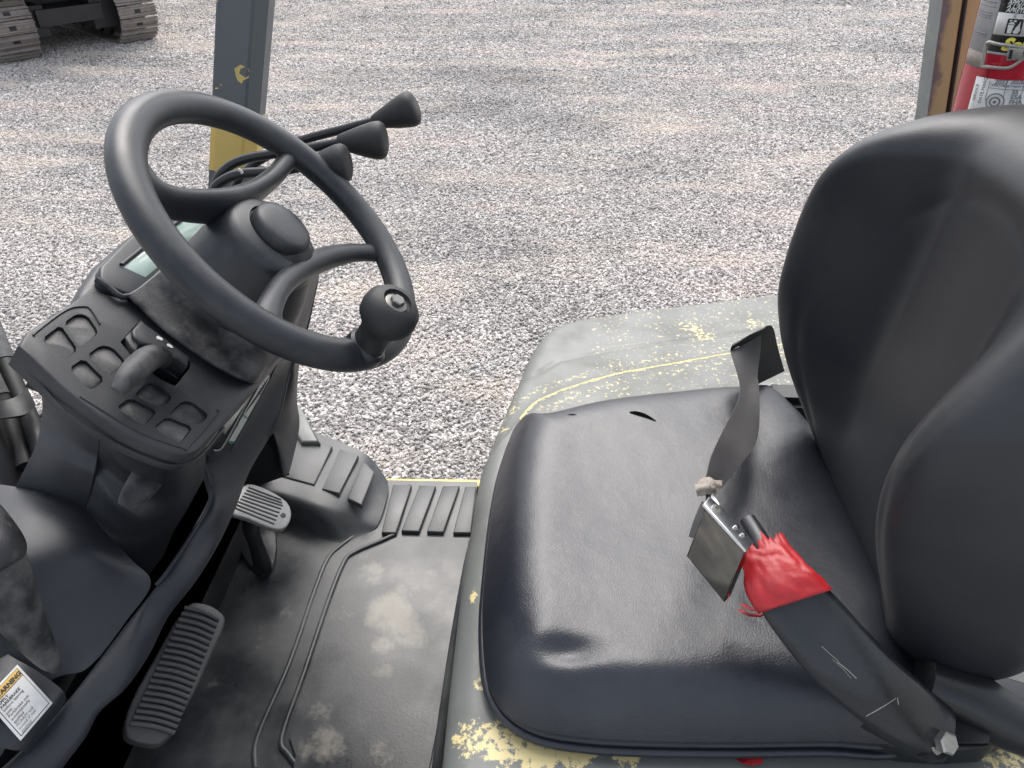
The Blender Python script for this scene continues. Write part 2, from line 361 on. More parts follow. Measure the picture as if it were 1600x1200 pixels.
g = mesh('ground', [(-200, -200, 0), (200, -200, 0), (200, 200, 0), (-200, 200, 0)], [(0, 1, 2, 3)], 'ground'); g['kind'] = 'structure'

def scatter():
    pts = []; sz = []
    def zone(y0, y1, dens, size, wx0, wx1):
        # x limits widen with distance, well beyond the picture's edges
        n = int(dens*(y1-y0)*((wx0(y0)+wx0(y1))/-2+(wx1(y0)+wx1(y1))/2))
        y = rng.uniform(y0, y1, n); a = np.array([wx0(v) for v in y]); b = np.array([wx1(v) for v in y]); x = a+(b-a)*rng.random(n)
        s = size*np.exp(rng.normal(0, .30, n)); pts.append(np.stack([x, y, rng.uniform(-.002, .007, n)], 1)); sz.append(s)
    L = lambda y: -.78*y-1.0; R = lambda y: .72*y+.9
    zone(1.0, 3.0, 11500, .0061, L, R); zone(3.0, 5.0, 11500, .0055, L, R); zone(5.0, 8, 7500, .0063, L, R); zone(8, 12, 3300, .0083, L, R); zone(12, 17, 1100, .0115, L, R)
    P = np.vstack(pts); S = np.concatenate(sz)
    me = bpy.data.meshes.new('gravel'); me.vertices.add(len(P)); me.vertices.foreach_set('co', P.astype(np.float32).ravel())
    a = me.attributes.new('sz', 'FLOAT', 'POINT'); a.data.foreach_set('value', S.astype(np.float32))
    rr = np.stack([rng.normal(0, .35, len(P)), rng.normal(0, .35, len(P)), rng.uniform(0, 6.28, len(P))], 1)
    a = me.attributes.new('rot', 'FLOAT_VECTOR', 'POINT'); a.data.foreach_set('vector', rr.astype(np.float32).ravel())
    o = link('gravel', me, 'stone'); o['kind'] = 'stuff'; o['label'] = 'loose pale grey and pinkish crushed gravel covering the yard'; o['category'] = 'gravel'
    ng = bpy.data.node_groups.new('gravel_nodes', 'GeometryNodeTree'); ng.interface.new_socket('Geometry', in_out='INPUT', socket_type='NodeSocketGeometry'); ng.interface.new_socket('Geometry', in_out='OUTPUT', socket_type='NodeSocketGeometry')
    K = ng.links.new; gi = ng.nodes.new('NodeGroupInput'); go = ng.nodes.new('NodeGroupOutput')
    mp = ng.nodes.new('GeometryNodeMeshToPoints'); K(gi.outputs[0], mp.inputs[0])
    inst = ng.nodes.new('GeometryNodeInstanceOnPoints'); K(mp.outputs[0], inst.inputs['Points'])
    jo = ng.nodes.new('GeometryNodeGeometryToInstance')
    for k, (sx, sy, sz_) in enumerate(((1.25, .85, .7), (1.0, .95, .75), (1.45, .8, .6), (1.1, .7, .85))):
        ic = ng.nodes.new('GeometryNodeMeshIcoSphere'); ic.inputs['Subdivisions'].default_value = 2 if k < 4 else 1
        nn = ng.nodes.new('ShaderNodeTexNoise'); nn.noise_dimensions = '4D'; nn.inputs['W'].default_value = k*3.7; nn.inputs['Scale'].default_value = .9
        sb = ng.nodes.new('ShaderNodeVectorMath'); sb.operation = 'SUBTRACT'; sb.inputs[1].default_value = (.5, .5, .5); K(nn.outputs['Color'], sb.inputs[0])
        ml = ng.nodes.new('ShaderNodeVectorMath'); ml.operation = 'SCALE'; ml.inputs['Scale'].default_value = 1.9; K(sb.outputs[0], ml.inputs[0])
        sp = ng.nodes.new('GeometryNodeSetPosition'); K(ic.outputs[0], sp.inputs[0]); K(ml.outputs[0], sp.inputs['Offset'])
        tr = ng.nodes.new('GeometryNodeTransform'); tr.inputs['Scale'].default_value = (sx, sy, sz_); K(sp.outputs[0], tr.inputs[0])
        sm = ng.nodes.new('GeometryNodeSetMaterial'); sm.inputs['Material'].default_value = M['stone']; K(tr.outputs[0], sm.inputs[0]); K(sm.outputs[0], jo.inputs[0])
    K(jo.outputs[0], inst.inputs['Instance']); inst.inputs['Pick Instance'].default_value = True
    ri = ng.nodes.new('FunctionNodeRandomValue'); ri.data_type = 'INT'; ri.inputs[4].default_value = 0; ri.inputs[5].default_value = 3
    K(ri.outputs[2], inst.inputs['Instance Index'])
    na = ng.nodes.new('GeometryNodeInputNamedAttribute'); na.data_type = 'FLOAT'; na.inputs[0].default_value = 'sz'; K(na.outputs[0], inst.inputs['Scale'])
    nb = ng.nodes.new('GeometryNodeInputNamedAttribute'); nb.data_type = 'FLOAT_VECTOR'; nb.inputs[0].default_value = 'rot'
    K(nb.outputs[0], inst.inputs['Rotation']); K(inst.outputs[0], go.inputs[0])
    md = o.modifiers.new('gravel', 'NODES'); md.node_group = ng
scatter()

# ---------------------------------------------------------------- excavator behind, top left
def excavator():
    a0 = Pz(40, 101, 0); a1 = Pz(228, 69, 0); gdir = a1-a0; gdir[2] = 0; gauge = np.linalg.norm(gdir); gdir /= gauge
    tdir = np.array([-gdir[1], gdir[0], 0.])           # track runs away to the left
    if tdir[0] > 0: tdir = -tdir
    root = empty('excavator', tuple((a0+a1)/2+tdir*1.2), 'tracked excavator on steel tracks parked on the gravel, seen only by its undercarriage', 'excavator')
    H = .66; Rr = H/2-.02; Ln = 2.3; W = .44
    def loop(s):
        """position along the track loop, outward normal (tdir, z) coordinates"""
        st = Ln-2*Rr; per = 2*st+2*pi*Rr; s %= per
        if s < st: return Rr+s, 2*Rr, 0, 1
        s -= st
        if s < pi*Rr: a = pi/2-s/Rr; return Rr+st+Rr*cos(a), Rr+Rr*sin(a), cos(a), sin(a)
        s -= pi*Rr
        if s < st: return Rr+st-s, 0, 0, -1
        s -= st; a = -pi/2-s/Rr; return Rr+Rr*cos(a), Rr+Rr*sin(a), cos(a), sin(a)
    per = 2*(Ln-2*Rr)+2*pi*Rr; n = 41; pitch = per/n
    # one shoe: local x along gauge, y along travel, z outwards
    bm = bmesh.new()
    def bx(lo, hi):
        r = bmesh.ops.create_cube(bm, size=1)
        for v in r['verts']: v.co = Vector([(l+h)/2+c*(h-l) for l, h, c in zip(lo, hi, v.co)])
    ps = pitch; cs = [(-.47, 0), (-.47, .012), (-.32, .012), (-.29, .040), (-.21, .040), (-.17, .012), (.18, .012), (.21, .040), (.29, .040), (.33, .012), (.47, .012), (.47, 0)]
    va = [bm.verts.new((-W/2, y*ps, z)) for y, z in cs]; vb = [bm.verts.new((W/2, y*ps, z)) for y, z in cs]
    for i in range(len(cs)): j = (i+1) % len(cs); bm.faces.new((va[i], va[j], vb[j], vb[i]))
    bm.faces.new(va[::-1]); bm.faces.new(vb); bmesh.ops.recalc_face_normals(bm, faces=bm.faces)
    shoe_me = bpy.data.meshes.new('track_shoe'); bm.to_mesh(shoe_me); bm.free(); shoe_me.materials.append(M['rust'])
    bm = bmesh.new()
    bx((-.035, -.02, .010), (.035, .018, .0145))
    bolt_me = bpy.data.meshes.new('shoe_slot'); bm.to_mesh(bolt_me); bm.free(); bolt_me.materials.append(M['exdark'])
    for base in (a0, a1):
        o0 = np.array([base[0], base[1], .035])-0*tdir
        def T(u, z, gx=0): return o0+tdir*u+np.array([0, 0, z])+gdir*gx
        # side frame between the runs, with rollers and the end wheels
        V = []; prof = [(.12, .18), (Ln-.15, .18), (Ln-.15, .44), (Ln*.5, .50), (.35, .46), (.12, .42)]
        for gx in (-.14, .14): V += [T(u, z, gx) for u, z in prof]
        k = len(prof); Fc = [tuple(range(k)), tuple(range(2*k-1, k-1, -1))]+[(i, (i+1) % k, k+(i+1) % k, k+i) for i in range(k)]
        fr = mesh('track', V, Fc, 'exdark', root, smooth=False)
        for u, r_ in [(Rr, Rr-.03), (Ln-Rr, Rr-.03)]+[(.62+i*.25, .10) for i in range(5)]:
            lathe('roller', T(u, Rr if r_ > .2 else .11, -.10), gdir, [(r_*.6, -.03), (r_*.9, -.03), (r_, 0), (r_, .17), (r_*.9, .2), (r_*.6, .2)], 'exdark', fr, seg=20)
        V = []; Fc = []
        for i in range(60):
            u, z, nu, nz = loop(per*i/60)
            for gx, d in ((-.09, -.005), (.09, -.005), (.09, -.06), (-.09, -.06)): V.append(T(u+nu*d, z+nz*d, gx))
        for i in range(60):
            for k in range(4): a = i*4+k; b = i*4+(k+1) % 4; c = ((i+1) % 60)*4; Fc.append((a, b, c+(k+1) % 4, c+k))
        mesh('track_chain', V, Fc, 'rust', fr, smooth=False)
        for i in range(n):
            u, z, nu, nz = loop(per*(i+.3)/n); zc = np.array(tdir)*nu+np.array([0, 0, nz]); xc = gdir; yc = np.cross(zc, xc); p = T(u, z)
            mw = Matrix(((xc[0], yc[0], zc[0], p[0]), (xc[1], yc[1], zc[1], p[1]), (xc[2], yc[2], zc[2], p[2]), (0, 0, 0, 1)))
            for nm, me in (('track_shoe', shoe_me), ('shoe_slot', bolt_me)):
                o = bpy.data.objects.new(nm, me); COL.objects.link(o); o.parent = fr; o.matrix_parent_inverse = parent_matrix(fr).inverted(); o.matrix_basis = mw
    mid = (a0+a1)/2
    def B(u, g_, z): return mid+tdir*u+gdir*g_+np.array([0, 0, z])
    def bar(name, u0, u1, g0, g1, z0, z1, mat, tz=0):
        V = [B(u, g_, z+(tz if (z == z1 and u == u0) else 0)) for z in (z0, z1) for u in (u0, u1) for g_ in (g0, g1)]
        return mesh(name, V, [(0, 1, 3, 2), (4, 6, 7, 5), (0, 4, 5, 1), (2, 3, 7, 6), (0, 2, 6, 4), (1, 5, 7, 3)], mat, root, smooth=False)
    h = gauge/2
    bar('cross_frame', .55, 1.75, -h+.1, h-.1, .27, .55, 'exdark'); bar('blade_arm', .15, .6, -.35, .35, .30, .46, 'exdark')
    bar('frame_leg', .2, .8, h-.42, h-.1, .2, .5, 'exdark'); bar('frame_leg', .2, .8, -h+.1, -h+.42, .2, .5, 'exdark')
    lathe('slew_ring', B(1.15, 0, .55), (0, 0, 1), [(.55, 0), (.55, .12), (.5, .12), (.5, .2)], 'exdark', root, seg=40)
    bar('house_floor', -.15, 2.6, -.95, .95, .74, .92, 'exdark')
    bar('counterweight', 2.0, 2.7, -.97, .97, .93, 1.6, 'exbody'); bar('engine_cover', .9, 1.99, .1, .93, .93, 1.55, 'exbody')
    cab = bar('cab', -.05, 1.5, -.93, .05, .93, 2.5, 'exbody'); 
    for (g0, g1, u0, u1) in ((-.84, -.04, -.056, -.052),): bar('cab_window', u0, u1, g0, g1, 1.3, 2.35, 'labelblack')
    sweep('boom', [B(.3, .35, 1.1), B(-.2, .35, 2.2), B(-1.0, .35, 3.0), B(-2.0, .35, 3.0)], [(.12, .2), (.13, .22), (.12, .22), (.09, .15)], 'exbody', root, seg=4, nrm=gdir, smooth=False)
    sweep('dipper', [B(-1.9, .35, 3.05), B(-2.0, .35, 2.2), B(-2.0, .35, 1.6)], [(.08, .12)]*3, 'exbody', root, seg=4, nrm=gdir, smooth=False)
excavator()

# ---------------------------------------------------------------- the forklift
FL = empty('forklift', (.1, .74, 0), 'open forklift with black seat and steering wheel, grey green hood worn through to yellow', 'forklift')
# steering wheel plane, found from the ellipse of the rim
WN = np.array([sin(radians(45.5)), 0, cos(radians(45.5))]); WC = np.array([-.3035, .771, 1.499]); WP = Plane(WC, WN)
TN = np.array([sin(radians(40)), 0, cos(radians(40))]); TP = Plane(Pz(220, 590, 1.36), TN)
z4 = lambda x, y: (x/3.2, 300+y/3.2); z6 = lambda x, y: (x/3.2, 600+y/3.2); z7 = lambda x, y: (x/3.43, 850+y/3.43); zb = lambda x, y: (160+x/7.5, 480+y/7.5)

# --- chassis, wheels, counterweight (mostly out of sight)
body = box('chassis', (-.95, .22, .28), (1.25, 1.24, .60), 'green', FL, .02)
box('front_chassis', (-1.02, .34, .601), (-.62, 1.2, .93), 'dark', FL, .02)
for x, y, r in ((-.62, .26, .30), (-.62, 1.06, .30), (.85, .26, .24), (.85, 1.06, .24)):
    wh = lathe('wheel', (x, y, r), (0, 1, 0), [(r*.6, 0), (r*.97, .0), (r, .03), (r, .15), (r*.97, .18), (r*.6, .18)], 'tyre', FL, seg=40)
    lathe('rim', (x, y, r), (0, 1, 0), [(r*.2, -.005), (r*.55, -.008), (r*.55, .188), (r*.2, .185)], 'green', wh, seg=28)
# --- mast just outside the frame at the front
for y in (.48, 1.0):
    box('mast_rail', (-1.30, y-.04, .05), (-1.18, y+.04, 2.1), 'dark', FL, .006)

# --- floor mat
def Z(x, y, z=.65): return Pz(x, y, z)
matspots_ = blobs([(Z(635, 990), .06, .52), (Z(600, 1010), .05, .45), (Z(540, 960), .06, .38), (Z(500, 1120), .05, .42), (Z(660, 900), .05, .4), (Z(420, 1000), .08, .33), (Z(360, 1060), .09, .34),(Z(610, 960), .085, .62), (Z(580, 900), .06, .5), (Z(650, 1000), .05, .5), (Z(505, 1165), .07, .5), (Z(600, 1180), .05, .47), (Z(600, 1050), .04, .42), (Z(570, 870), .04, .42), (Z(640, 920), .05, .45), (Z(445, 960), .03, .42), (Z(330, 990), .03, .4)])
matspots = lambda v: max(.24, matspots_(v))
def flatgrid(name, x0, x1, y0, y1, z, nx, ny, mat, parent, thick, inside, wearf):
    pass
mat_out = [Z(600, 749), Z(746, 752), Z(735, 845), Z(715, 960), Z(698, 1100), Z(688, 1210), Z(670, 1400), Z(300, 1400), Z(120, 1200), Z(250, 960), Z(350, 800), Z(410, 742), Z(440, 700), Z(470, 690), Z(560, 740), Z(590, 752)]
def gridplate(name, outl, z, thick, mat, parent, step, wearf, bevel=0):
    """flat plate of arbitrary outline with a fine inner grid so that wear marks have detail"""
    P = np.array(outl)[:, :2]; bm = bmesh.new(); f = bm.faces.new([bm.verts.new((*p, z)) for p in P])
    for ax in (0, 1):
        v = P[:, ax].min()
        while v < P[:, ax].max():
            v += step; no = (1, 0, 0) if ax == 0 else (0, 1, 0); co = (v, 0, 0) if ax == 0 else (0, v, 0)
            bmesh.ops.bisect_plane(bm, geom=list(bm.verts)+list(bm.edges)+list(bm.faces), plane_co=co, plane_no=no)
    bd = [e for e in bm.edges if e.is_boundary]
    r = bmesh.ops.extrude_edge_only(bm, edges=bd); vv = [g_ for g_ in r['geom'] if isinstance(g_, bmesh.types.BMVert)]
    bmesh.ops.translate(bm, vec=(0, 0, -thick), verts=vv); bmesh.ops.recalc_face_normals(bm, faces=bm.faces)
    up_ = [q for q in bm.faces if abs(q.normal.z) > .9]
    if up_ and up_[0].normal.z < 0: bmesh.ops.reverse_faces(bm, faces=bm.faces)
    me = bpy.data.meshes.new(name); bm.to_mesh(me); bm.free()
    a = me.attributes.new('wear', 'FLOAT', 'POINT')
    for i, v in enumerate(me.vertices): a.data[i].value = wearf(np.array(v.co))
    return link(name, me, mat, parent)
FM = gridplate('floor_mat', mat_out, .648, .03, 'mat', FL, .02, matspots)
inner = [Z(622, 838, .656), Z(733, 840, .656), Z(712, 965, .656), Z(694, 1080, .656), Z(668, 1210, .656), Z(655, 1300, .656), Z(440, 1300, .656), Z(462, 1180, .656), Z(452, 1150, .656), Z(478, 1060, .656), Z(520, 935, .656), Z(540, 885, .656), Z(556, 868, .656), Z(600, 850, .656)]
gridplate('mat_panel', inner, .655, .006, 'mat', FM, .012, matspots)
sweep('mat_ridge', [Z(640, 758, .652), Z(620, 825, .652), Z(608, 838, .652), Z(553, 862, .652), Z(536, 880, .652), Z(512, 940, .652), Z(475, 1050, .652), Z(440, 1150, .652), Z(450, 1178, .652), Z(480, 1215, .652)], (.0042, .0026), 'mat', FM, seg=8, nrm=(0, 0, 1))
sweep('mat_ridge', [Z(556, 835, .65), Z(532, 852, .65), Z(512, 872, .65), Z(492, 920, .65), Z(452, 1035, .65), Z(402, 1150, .65), Z(398, 1200, .65)], (.0042, .0024), 'mat', FM, seg=8, nrm=(0, 0, 1))
sweep('mat_ridge', [Z(745, 835, .66), Z(733, 868, .66), Z(712, 985, .66), Z(692, 1120, .66), Z(682, 1205, .66)], (.008, .012), 'mat', FM, seg=8, nrm=(0, 0, 1))
for q in ([(614, 757), (643, 758), (619, 832), (596, 832)], [(655, 758), (681, 759), (655, 830), (627, 829)], [(692, 759), (718, 759), (693, 831), (667, 830)], [(727, 760), (744, 760), (736, 832), (708, 832)]):
    plate('mat_tread', [Z(x, y, .658) for x, y in q], (0, 0, 1), .012, 'mat', FM, .0025)
# raised footrest hump at the far front corner
hg = [[(395, 672, 0.7174), (432, 655, 0.7143), (474, 668, 0.7112), (530, 690, 0.7112), (570, 708, 0.703), (590, 728, 0.680), (606, 752, 0.6554)],
      [(385, 705, 0.7205), (425, 702, 0.7187), (470, 714, 0.7174), (515, 734, 0.7162), (555, 752, 0.706), (582, 762, 0.675), (606, 770, 0.6554)],
      [(372, 742, 0.7205), (412, 752, 0.7205), (455, 762, 0.7193), (497, 776, 0.7174), (535, 790, 0.702), (566, 798, 0.672), (598, 800, 0.6554)],
      [(368, 760, 0.7112), (408, 772, 0.7112), (450, 783, 0.7100), (492, 797, 0.7075), (528, 809, 0.690), (558, 815, 0.668), (590, 820, 0.6523)],
      [(372, 790, 0.6554), (410, 805, 0.6554), (452, 818, 0.6542), (492, 832, 0.6530), (530, 842, 0.6517), (556, 838, 0.6505), (582, 832, 0.6470)],
      [(372, 810, 0.6460), (405, 828, 0.6460), (450, 845, 0.6460), (490, 858, 0.6460), (526, 862, 0.6460), (550, 858, 0.6460), (575, 848, 0.6460)]]
patch('footrest', [[Pz(*q) for q in r] for r in hg], 'mat', FM, n=5, thick=.012, wearf=lambda v: .2)
for q in ([(468, 679), (519, 697), (491, 757), (437, 743)], [(531, 701), (560, 711), (530, 770), (503, 763)], [(568, 720), (585, 737), (565, 789), (543, 778)]):
    z0 = .7245; plate('mat_tread', [Pz(x, y, z0-(.0175 if q[0][0] == 568 else (.003 if q[0][0] == 531 else .001))) for x, y in q], (0, 0, 1), .012, 'mat', FM, .0025)
plate('sill_strip', [Z(600, 747, .644), Z(752, 749, .644), Z(752, 760, .644), Z(600, 758, .644)], (0, 0, 1), .03, 'yellow', FL, .003)
plate('side_step', [Pz(468, 632, .74), Pz(500, 690, .735), Pz(470, 690, .735), Pz(440, 640, .74)], (0, 0, 1), .12, 'green', FL, .006, wearf=lambda v: 0)
# sloping toe board in the dark under the cowl
patch('toe_board', [[(-.90, y, .95), (-.80, y, .80), (-.66, y, .652), (-.50, y, .646)] for y in (.25, .6, .95, 1.2)], 'plastic', FL, n=3, thick=.01)

# --- hood / seat base
hood_px = [(690, 1230), (700, 1120), (708, 1050), (722, 930), (738, 830), (750, 760), (765, 710), (790, 650), (810, 600), (833, 548), (858, 521), (900, 505), (1000, 490), (1100, 478), (1225, 464)]
ho = [Pz(x, y, 1.0)[:2] for x, y in hood_px]+[np.array(p) for p in ((.9, 1.57), (1.15, 1.50), (1.22, 1.3), (1.25, .8), (1.22, .35), (1.1, .2), (.6, .14), (.1, .13), (-.05, .16), (-.095, .25))]
ho = crom(ho, 5, True)
yr = np.array([Pz(x, y, 1.04)[:2] for x, y in ((812, 650), (835, 625), (880, 604), (960, 580), (1060, 562), (1150, 546), (1260, 528))])      # crease where the paint is rubbed to yellow
gr = np.array([Pz(x, y, 1.03)[:2] for x, y in ((838, 580), (870, 560), (960, 541), (1060, 528), (1225, 506))])
def polyd(p, A):
    d = 9; sgn = 1
    for a, b in zip(A[:-1], A[1:]):
        ab = b-a; t = min(1, max(0, (p-a)@ab/(ab@ab))); v = p-(a+t*ab); L = np.linalg.norm(v)
        if L < d: d = L; sgn = 1 if ab[0]*v[1]-ab[1]*v[0] > 0 else -1
    return d*sgn
def hood_top(x, y, d):
    w_ = .035; k = min(1, d/w_); h = .998+.030*sqrt(1-(1-k)**2)
    p = np.array([x, y]); s = polyd(p, yr)
    h += .010*(1/(1+math.exp(s/.006)))              # inner deck a little higher than beyond the crease
    s2 = polyd(p, gr); h -= .006*math.exp(-(s2/.007)**2); h -= .008/(1+math.exp(-s2/.01))
    return h
hs_ = blobs([(Pz(735, 1160, 1.03), .05, .50), (Pz(785, 1165, 1.03), .06, .54), (Pz(840, 1185, 1.03), .05, .60), (Pz(900, 1175, 1.03), .05, .60), (Pz(975, 1170, 1.03), .05, .56), (Pz(755, 1075, 1.03), .03, .50), (Pz(742, 935, 1.03), .017, .62), (Pz(800, 1130, 1.03), .04, .48),
             (Pz(1560, 1170, 1.03), .08, .5), (Pz(1080, 505, 1.03), .06, .46), (Pz(1100, 520, 1.03), .05, .5), (Pz(1180, 500, 1.03), .05, .47)])
def hood_wear(v):
    p = v[:2]; s = abs(polyd(p, yr)); w_ = hs_(v)
    t = (p[0]-yr[0][0])
    if v[2] > 1.0: w_ = max(w_, .62*max(0, 1-s/.014) if .0 < t else 0,   .44*max(0, 1-abs(s-.03)/.09), .385*min(1, max(0, t+.1)*4) if p[1] > .95 else .30)
    return w_
pillow('hood', ho, hood_top, [(0, .995), (.002, .9), (.01, .62), (.012, .60)], lambda x, y, h: np.array([x, y, h]), 'green', FL, N=420, rings=110, center=(.45, .72), wearf=hood_wear)
plate('hood_worn_edge', [Pz(x, y, 1.0305) for x, y in ((825, 1150), (870, 1163), (940, 1172), (1030, 1176), (1020, 1196), (985, 1194), (930, 1203), (880, 1196), (850, 1190))], (0, 0, 1), .0004, 'yellow', FL, 0, rough=.25) if False else None
sweep('worn_crease', [(p[0], p[1], hood_top(p[0], p[1], .2)-.0004) for p in crom(yr, 5)], (.0020, .0012), 'yellow', FL, n=1, seg=8, nrm=(0, 0, 1))
lathe('hood_rivet', Pz(767, 749, 1.015), (0, 0, 1), [(.004, -.004), (.004, .003), (.002, .005)], 'dark', FL, seg=10)

# --- seat cushion
SEAT = FL
cush_px = [(812, 652), (795, 680), (780, 725), (768, 790), (759, 870), (753, 950), (757, 1030), (770, 1075), (797, 1108), (845, 1133), (920, 1145), (1010, 1150), (1150, 1152), (1300, 1150)]
co = [Pz(x, y, 1.085)[:2] for x, y in cush_px]+[np.array([.40, .435]), np.array([.45, .48]), np.array([.46, .60]), np.array([.46, .80]), np.array([.45, .93])]+[Pz(x, y, 1.115)[:2] for x, y in ((1215, 592), (1130, 590), (1040, 597), (960, 607), (900, 618), (850, 630))]
co = crom(co, 6, True)
def cush_top(x, y, d):
    w_ = .07; k = min(1, d/.10); h = 1.074+.062*(1-(1-k)**3.2)
    h += .0015*math.exp(-((d-.075)/.04)**2)*(1 if x < .3 else max(0, 1-(x-.3)/.08))                       # raised rim
    h -= .010*math.exp(-(((x-.15)/.16)**2+((y-.72)/.14)**2))      # sat-in hollow
    q = Pz(880, 1018, 1.13); r2 = (x-q[0])**2/.035**2+(y-q[1])**2/.016**2; h -= .010*math.exp(-r2)
    q = Pz(840, 1000, 1.13); r2 = (x-q[0])**2/.03**2+(y-q[1])**2/.03**2; h += .005*math.exp(-r2)
    q = Pz(1000, 1050, 1.13); h += .006*math.exp(-((x-q[0])**2/.09**2+(y-q[1])**2/.02**2))
    h += .0022*mnoise.noise(Vector((x*7, y*7, 1)))*min(1, d/.02)
    h += .0004*mnoise.noise(Vector((x*30, y*24, 4)))*min(1, d/.02)
    return h
CU = pillow('seat_cushion', co, cush_top, [(.004, 1.05), (.002, 1.058), (0, 1.066)], lambda x, y, h: np.array([x, y, h]), 'vinyl', FL, N=300, rings=80, center=(.19, .71))
pip = resample(co, 120); sweep('piping', [(p[0], p[1], 1.052) for p in pip], .0055, 'vinyl', CU, n=1, seg=8, closed=True)
box('seat_rail', (-.0, .52, 1.028), (.42, .56, 1.049), 'dark', FL, .002); box('seat_rail', (-.0, .86, 1.028), (.42, .90, 1.049), 'dark', FL, .002)
# tears in the vinyl: thin dark slits with a raised lip
def tear(pts, wmax):
    P = crom([Pz(x, y, 1.137) for x, y in pts], 6); n = len(P); V = []; Fc = []
    for i, p in enumerate(P):
        k = sin(pi*i/(n-1))**.7*wmax; zz = cush_top(p[0], p[1], segdist(np.array([p[:2]]), co)[0])+.0007
        V += [(p[0], p[1]-k*.4, zz), (p[0], p[1]+k*.6, zz)]
    for i in range(n-1): Fc.append((2*i, 2*i+2, 2*i+3, 2*i+1))
    mesh('vinyl_tear', V, Fc, 'void', CU)
tear([(983, 644), (995, 646), (1010, 650), (1026, 657)], .010); tear([(886, 646), (902, 647)], .0025)

# --- backrest
def bx_top(a, z, d):
    """front face: distance forward of the back plane"""
    yy = (a-.715)/.28; zz = (z-1.10)/.56
    base = .060+.022*zz
    ss = lambda q: q*q*(3-2*q)
    wing = (.104 if yy > 0 else .100*ss(float(np.clip((1.02-zz)/.5, 0, 1))))*ss(float(np.clip((abs(yy)-(.22 if yy > 0 else .30))/(.60 if yy > 0 else .42), 0, 1)))*ss(float(np.clip((zz+.12)/.62, 0, 1)))*ss(float(np.clip((1.5-zz)/.6, 0, 1)))
    lum = .012*math.exp(-((zz-.35)/.25)**2)*math.exp(-(yy/.6)**2)
    w_ = .06; k = min(1, d/w_)
    T = base+wing+lum
    # seam arches pressed into the vinyl
    r1 = sqrt(((a-.70)/.19)**2+((z-1.30)/.27)**2); T -= .0018*math.exp(-((r1-1)/.035)**2)
    T += .003*mnoise.noise(Vector((a*6, z*6, 3)))+.0004*mnoise.noise(Vector((a*20, z*16, 7)))*min(1, d/.03)
    return T*sqrt(max(0, 1-(1-k)**2))
bo = []
for t in np.linspace(0, 2*pi, 48, endpoint=False):
    c_, s_ = cos(t), sin(t); e = 2/3.0 if not (c_ < 0 and s_ < 0) else 2/4.8
    yy = abs(c_)**e*(1 if c_ > 0 else -1); zz = abs(s_)**e*(1 if s_ > 0 else -1)
    hw = .285-.035*(1-zz)/2
    bo.append((.712+hw*yy, 1.343+(.296 if zz > 0 else .275)*zz))
bo = np.array(bo)
def back3(a, z, h): zz = z-1.1; return np.array([.475+.07*zz+.03*zz*zz-h, a, z])
BK = pillow('backrest', bo, bx_top, [(0, -.01), (.004, -.025), (.03, -.05), (.06, -.055)], back3, 'vinyl_back', FL, N=260, rings=70, center=(.70, 1.366))
# seat frame, recliner and hinge bracket at the near side
box('seat_frame', (.36, .50, 1.03), (.50, .93, 1.075), 'dark', FL, .004)
def br(x, y, z): return Pz(x, y, z)
sweep('recliner_cover', [br(1440, 1058, 1.135), br(1500, 1085, 1.125), br(1560, 1120, 1.115), br(1620, 1150, 1.11)], [(.030, .026), (.032, .03), (.03, .03), (.025, .025)], 'blackpaint', FL, n=5, seg=18)
plate('seat_pan', [br(x, y, 1.078) for x, y in ((1425, 1040), (1520, 1040), (1640, 1075), (1660, 1120), (1605, 1140), (1540, 1160), (1470, 1150))], (0, 0, 1), .03, 'blackpaint', FL, .006)
plate('hinge_bracket', [br(x, y, 1.075) for x, y in ((1318, 1152), (1328, 1118), (1360, 1110), (1440, 1105), (1540, 1075), (1584, 1108), (1586, 1138), (1545, 1168), (1480, 1172), (1420, 1168))], (0, 0, 1), .03, 'blackpaint', FL, .004)

# --- seat belt, buckle and its stalk
BL = FL
Lp = [(1141, 548, 1.20), (1152, 580, 1.195), (1157, 605, 1.19), (1153, 628, 1.195), (1134, 665, 1.215), (1113, 710, 1.235), (1104, 745, 1.245), (1096, 775, 1.25)]
Rp = [(1190, 522, 1.21), (1188, 550, 1.175), (1184, 585, 1.165), (1186, 605, 1.165), (1187, 645, 1.17), (1182, 690, 1.18), (1156, 728, 1.205), (1128, 762, 1.225)]
patch('belt_strap', [[Pz(*a), (np.array(Pz(*a))+np.array(Pz(*b)))/2+np.array([0, 0, -.002]), Pz(*b)] for a, b in zip(Lp, Rp)], 'belt', FL, n=5, thick=.0016)
patch('belt_fold', [[Pz(1141, 547, 1.20), Pz(1190, 520, 1.212)], [Pz(1143, 541, 1.207), Pz(1196, 511, 1.222)], [Pz(1148, 538, 1.205), Pz(1203, 509, 1.222)], [Pz(1155, 540, 1.195), Pz(1209, 514, 1.21)], [Pz(1168, 575, 1.14), Pz(1216, 545, 1.15)], [Pz(1185, 600, 1.09), Pz(1226, 580, 1.10)]], 'hose', FL, n=4, thick=.0016)
box('belt_retractor', (.375, .985, 1.04), (.47, 1.045, 1.115), 'blackpaint', FL, .012)
lathe('retractor_drum', (.425, 1.0, 1.10), (0, 1, 0), [(.03, -.02), (.045, -.02), (.048, -.015), (.048, .03), (.03, .032)], 'blackpaint', FL, seg=28)
patch('frayed_end', [[Pz(1085, 757, 1.262), Pz(1103, 745, 1.262), Pz(1128, 752, 1.255)], [Pz(1087, 766, 1.268), Pz(1106, 757, 1.272), Pz(1126, 762, 1.255)], [Pz(1090, 776, 1.262), Pz(1104, 772, 1.268), Pz(1118, 774, 1.255)]], 'frayed', FL, n=6, thick=.004, bumpf=lambda p: .004*mnoise.noise(Vector(p*160)))
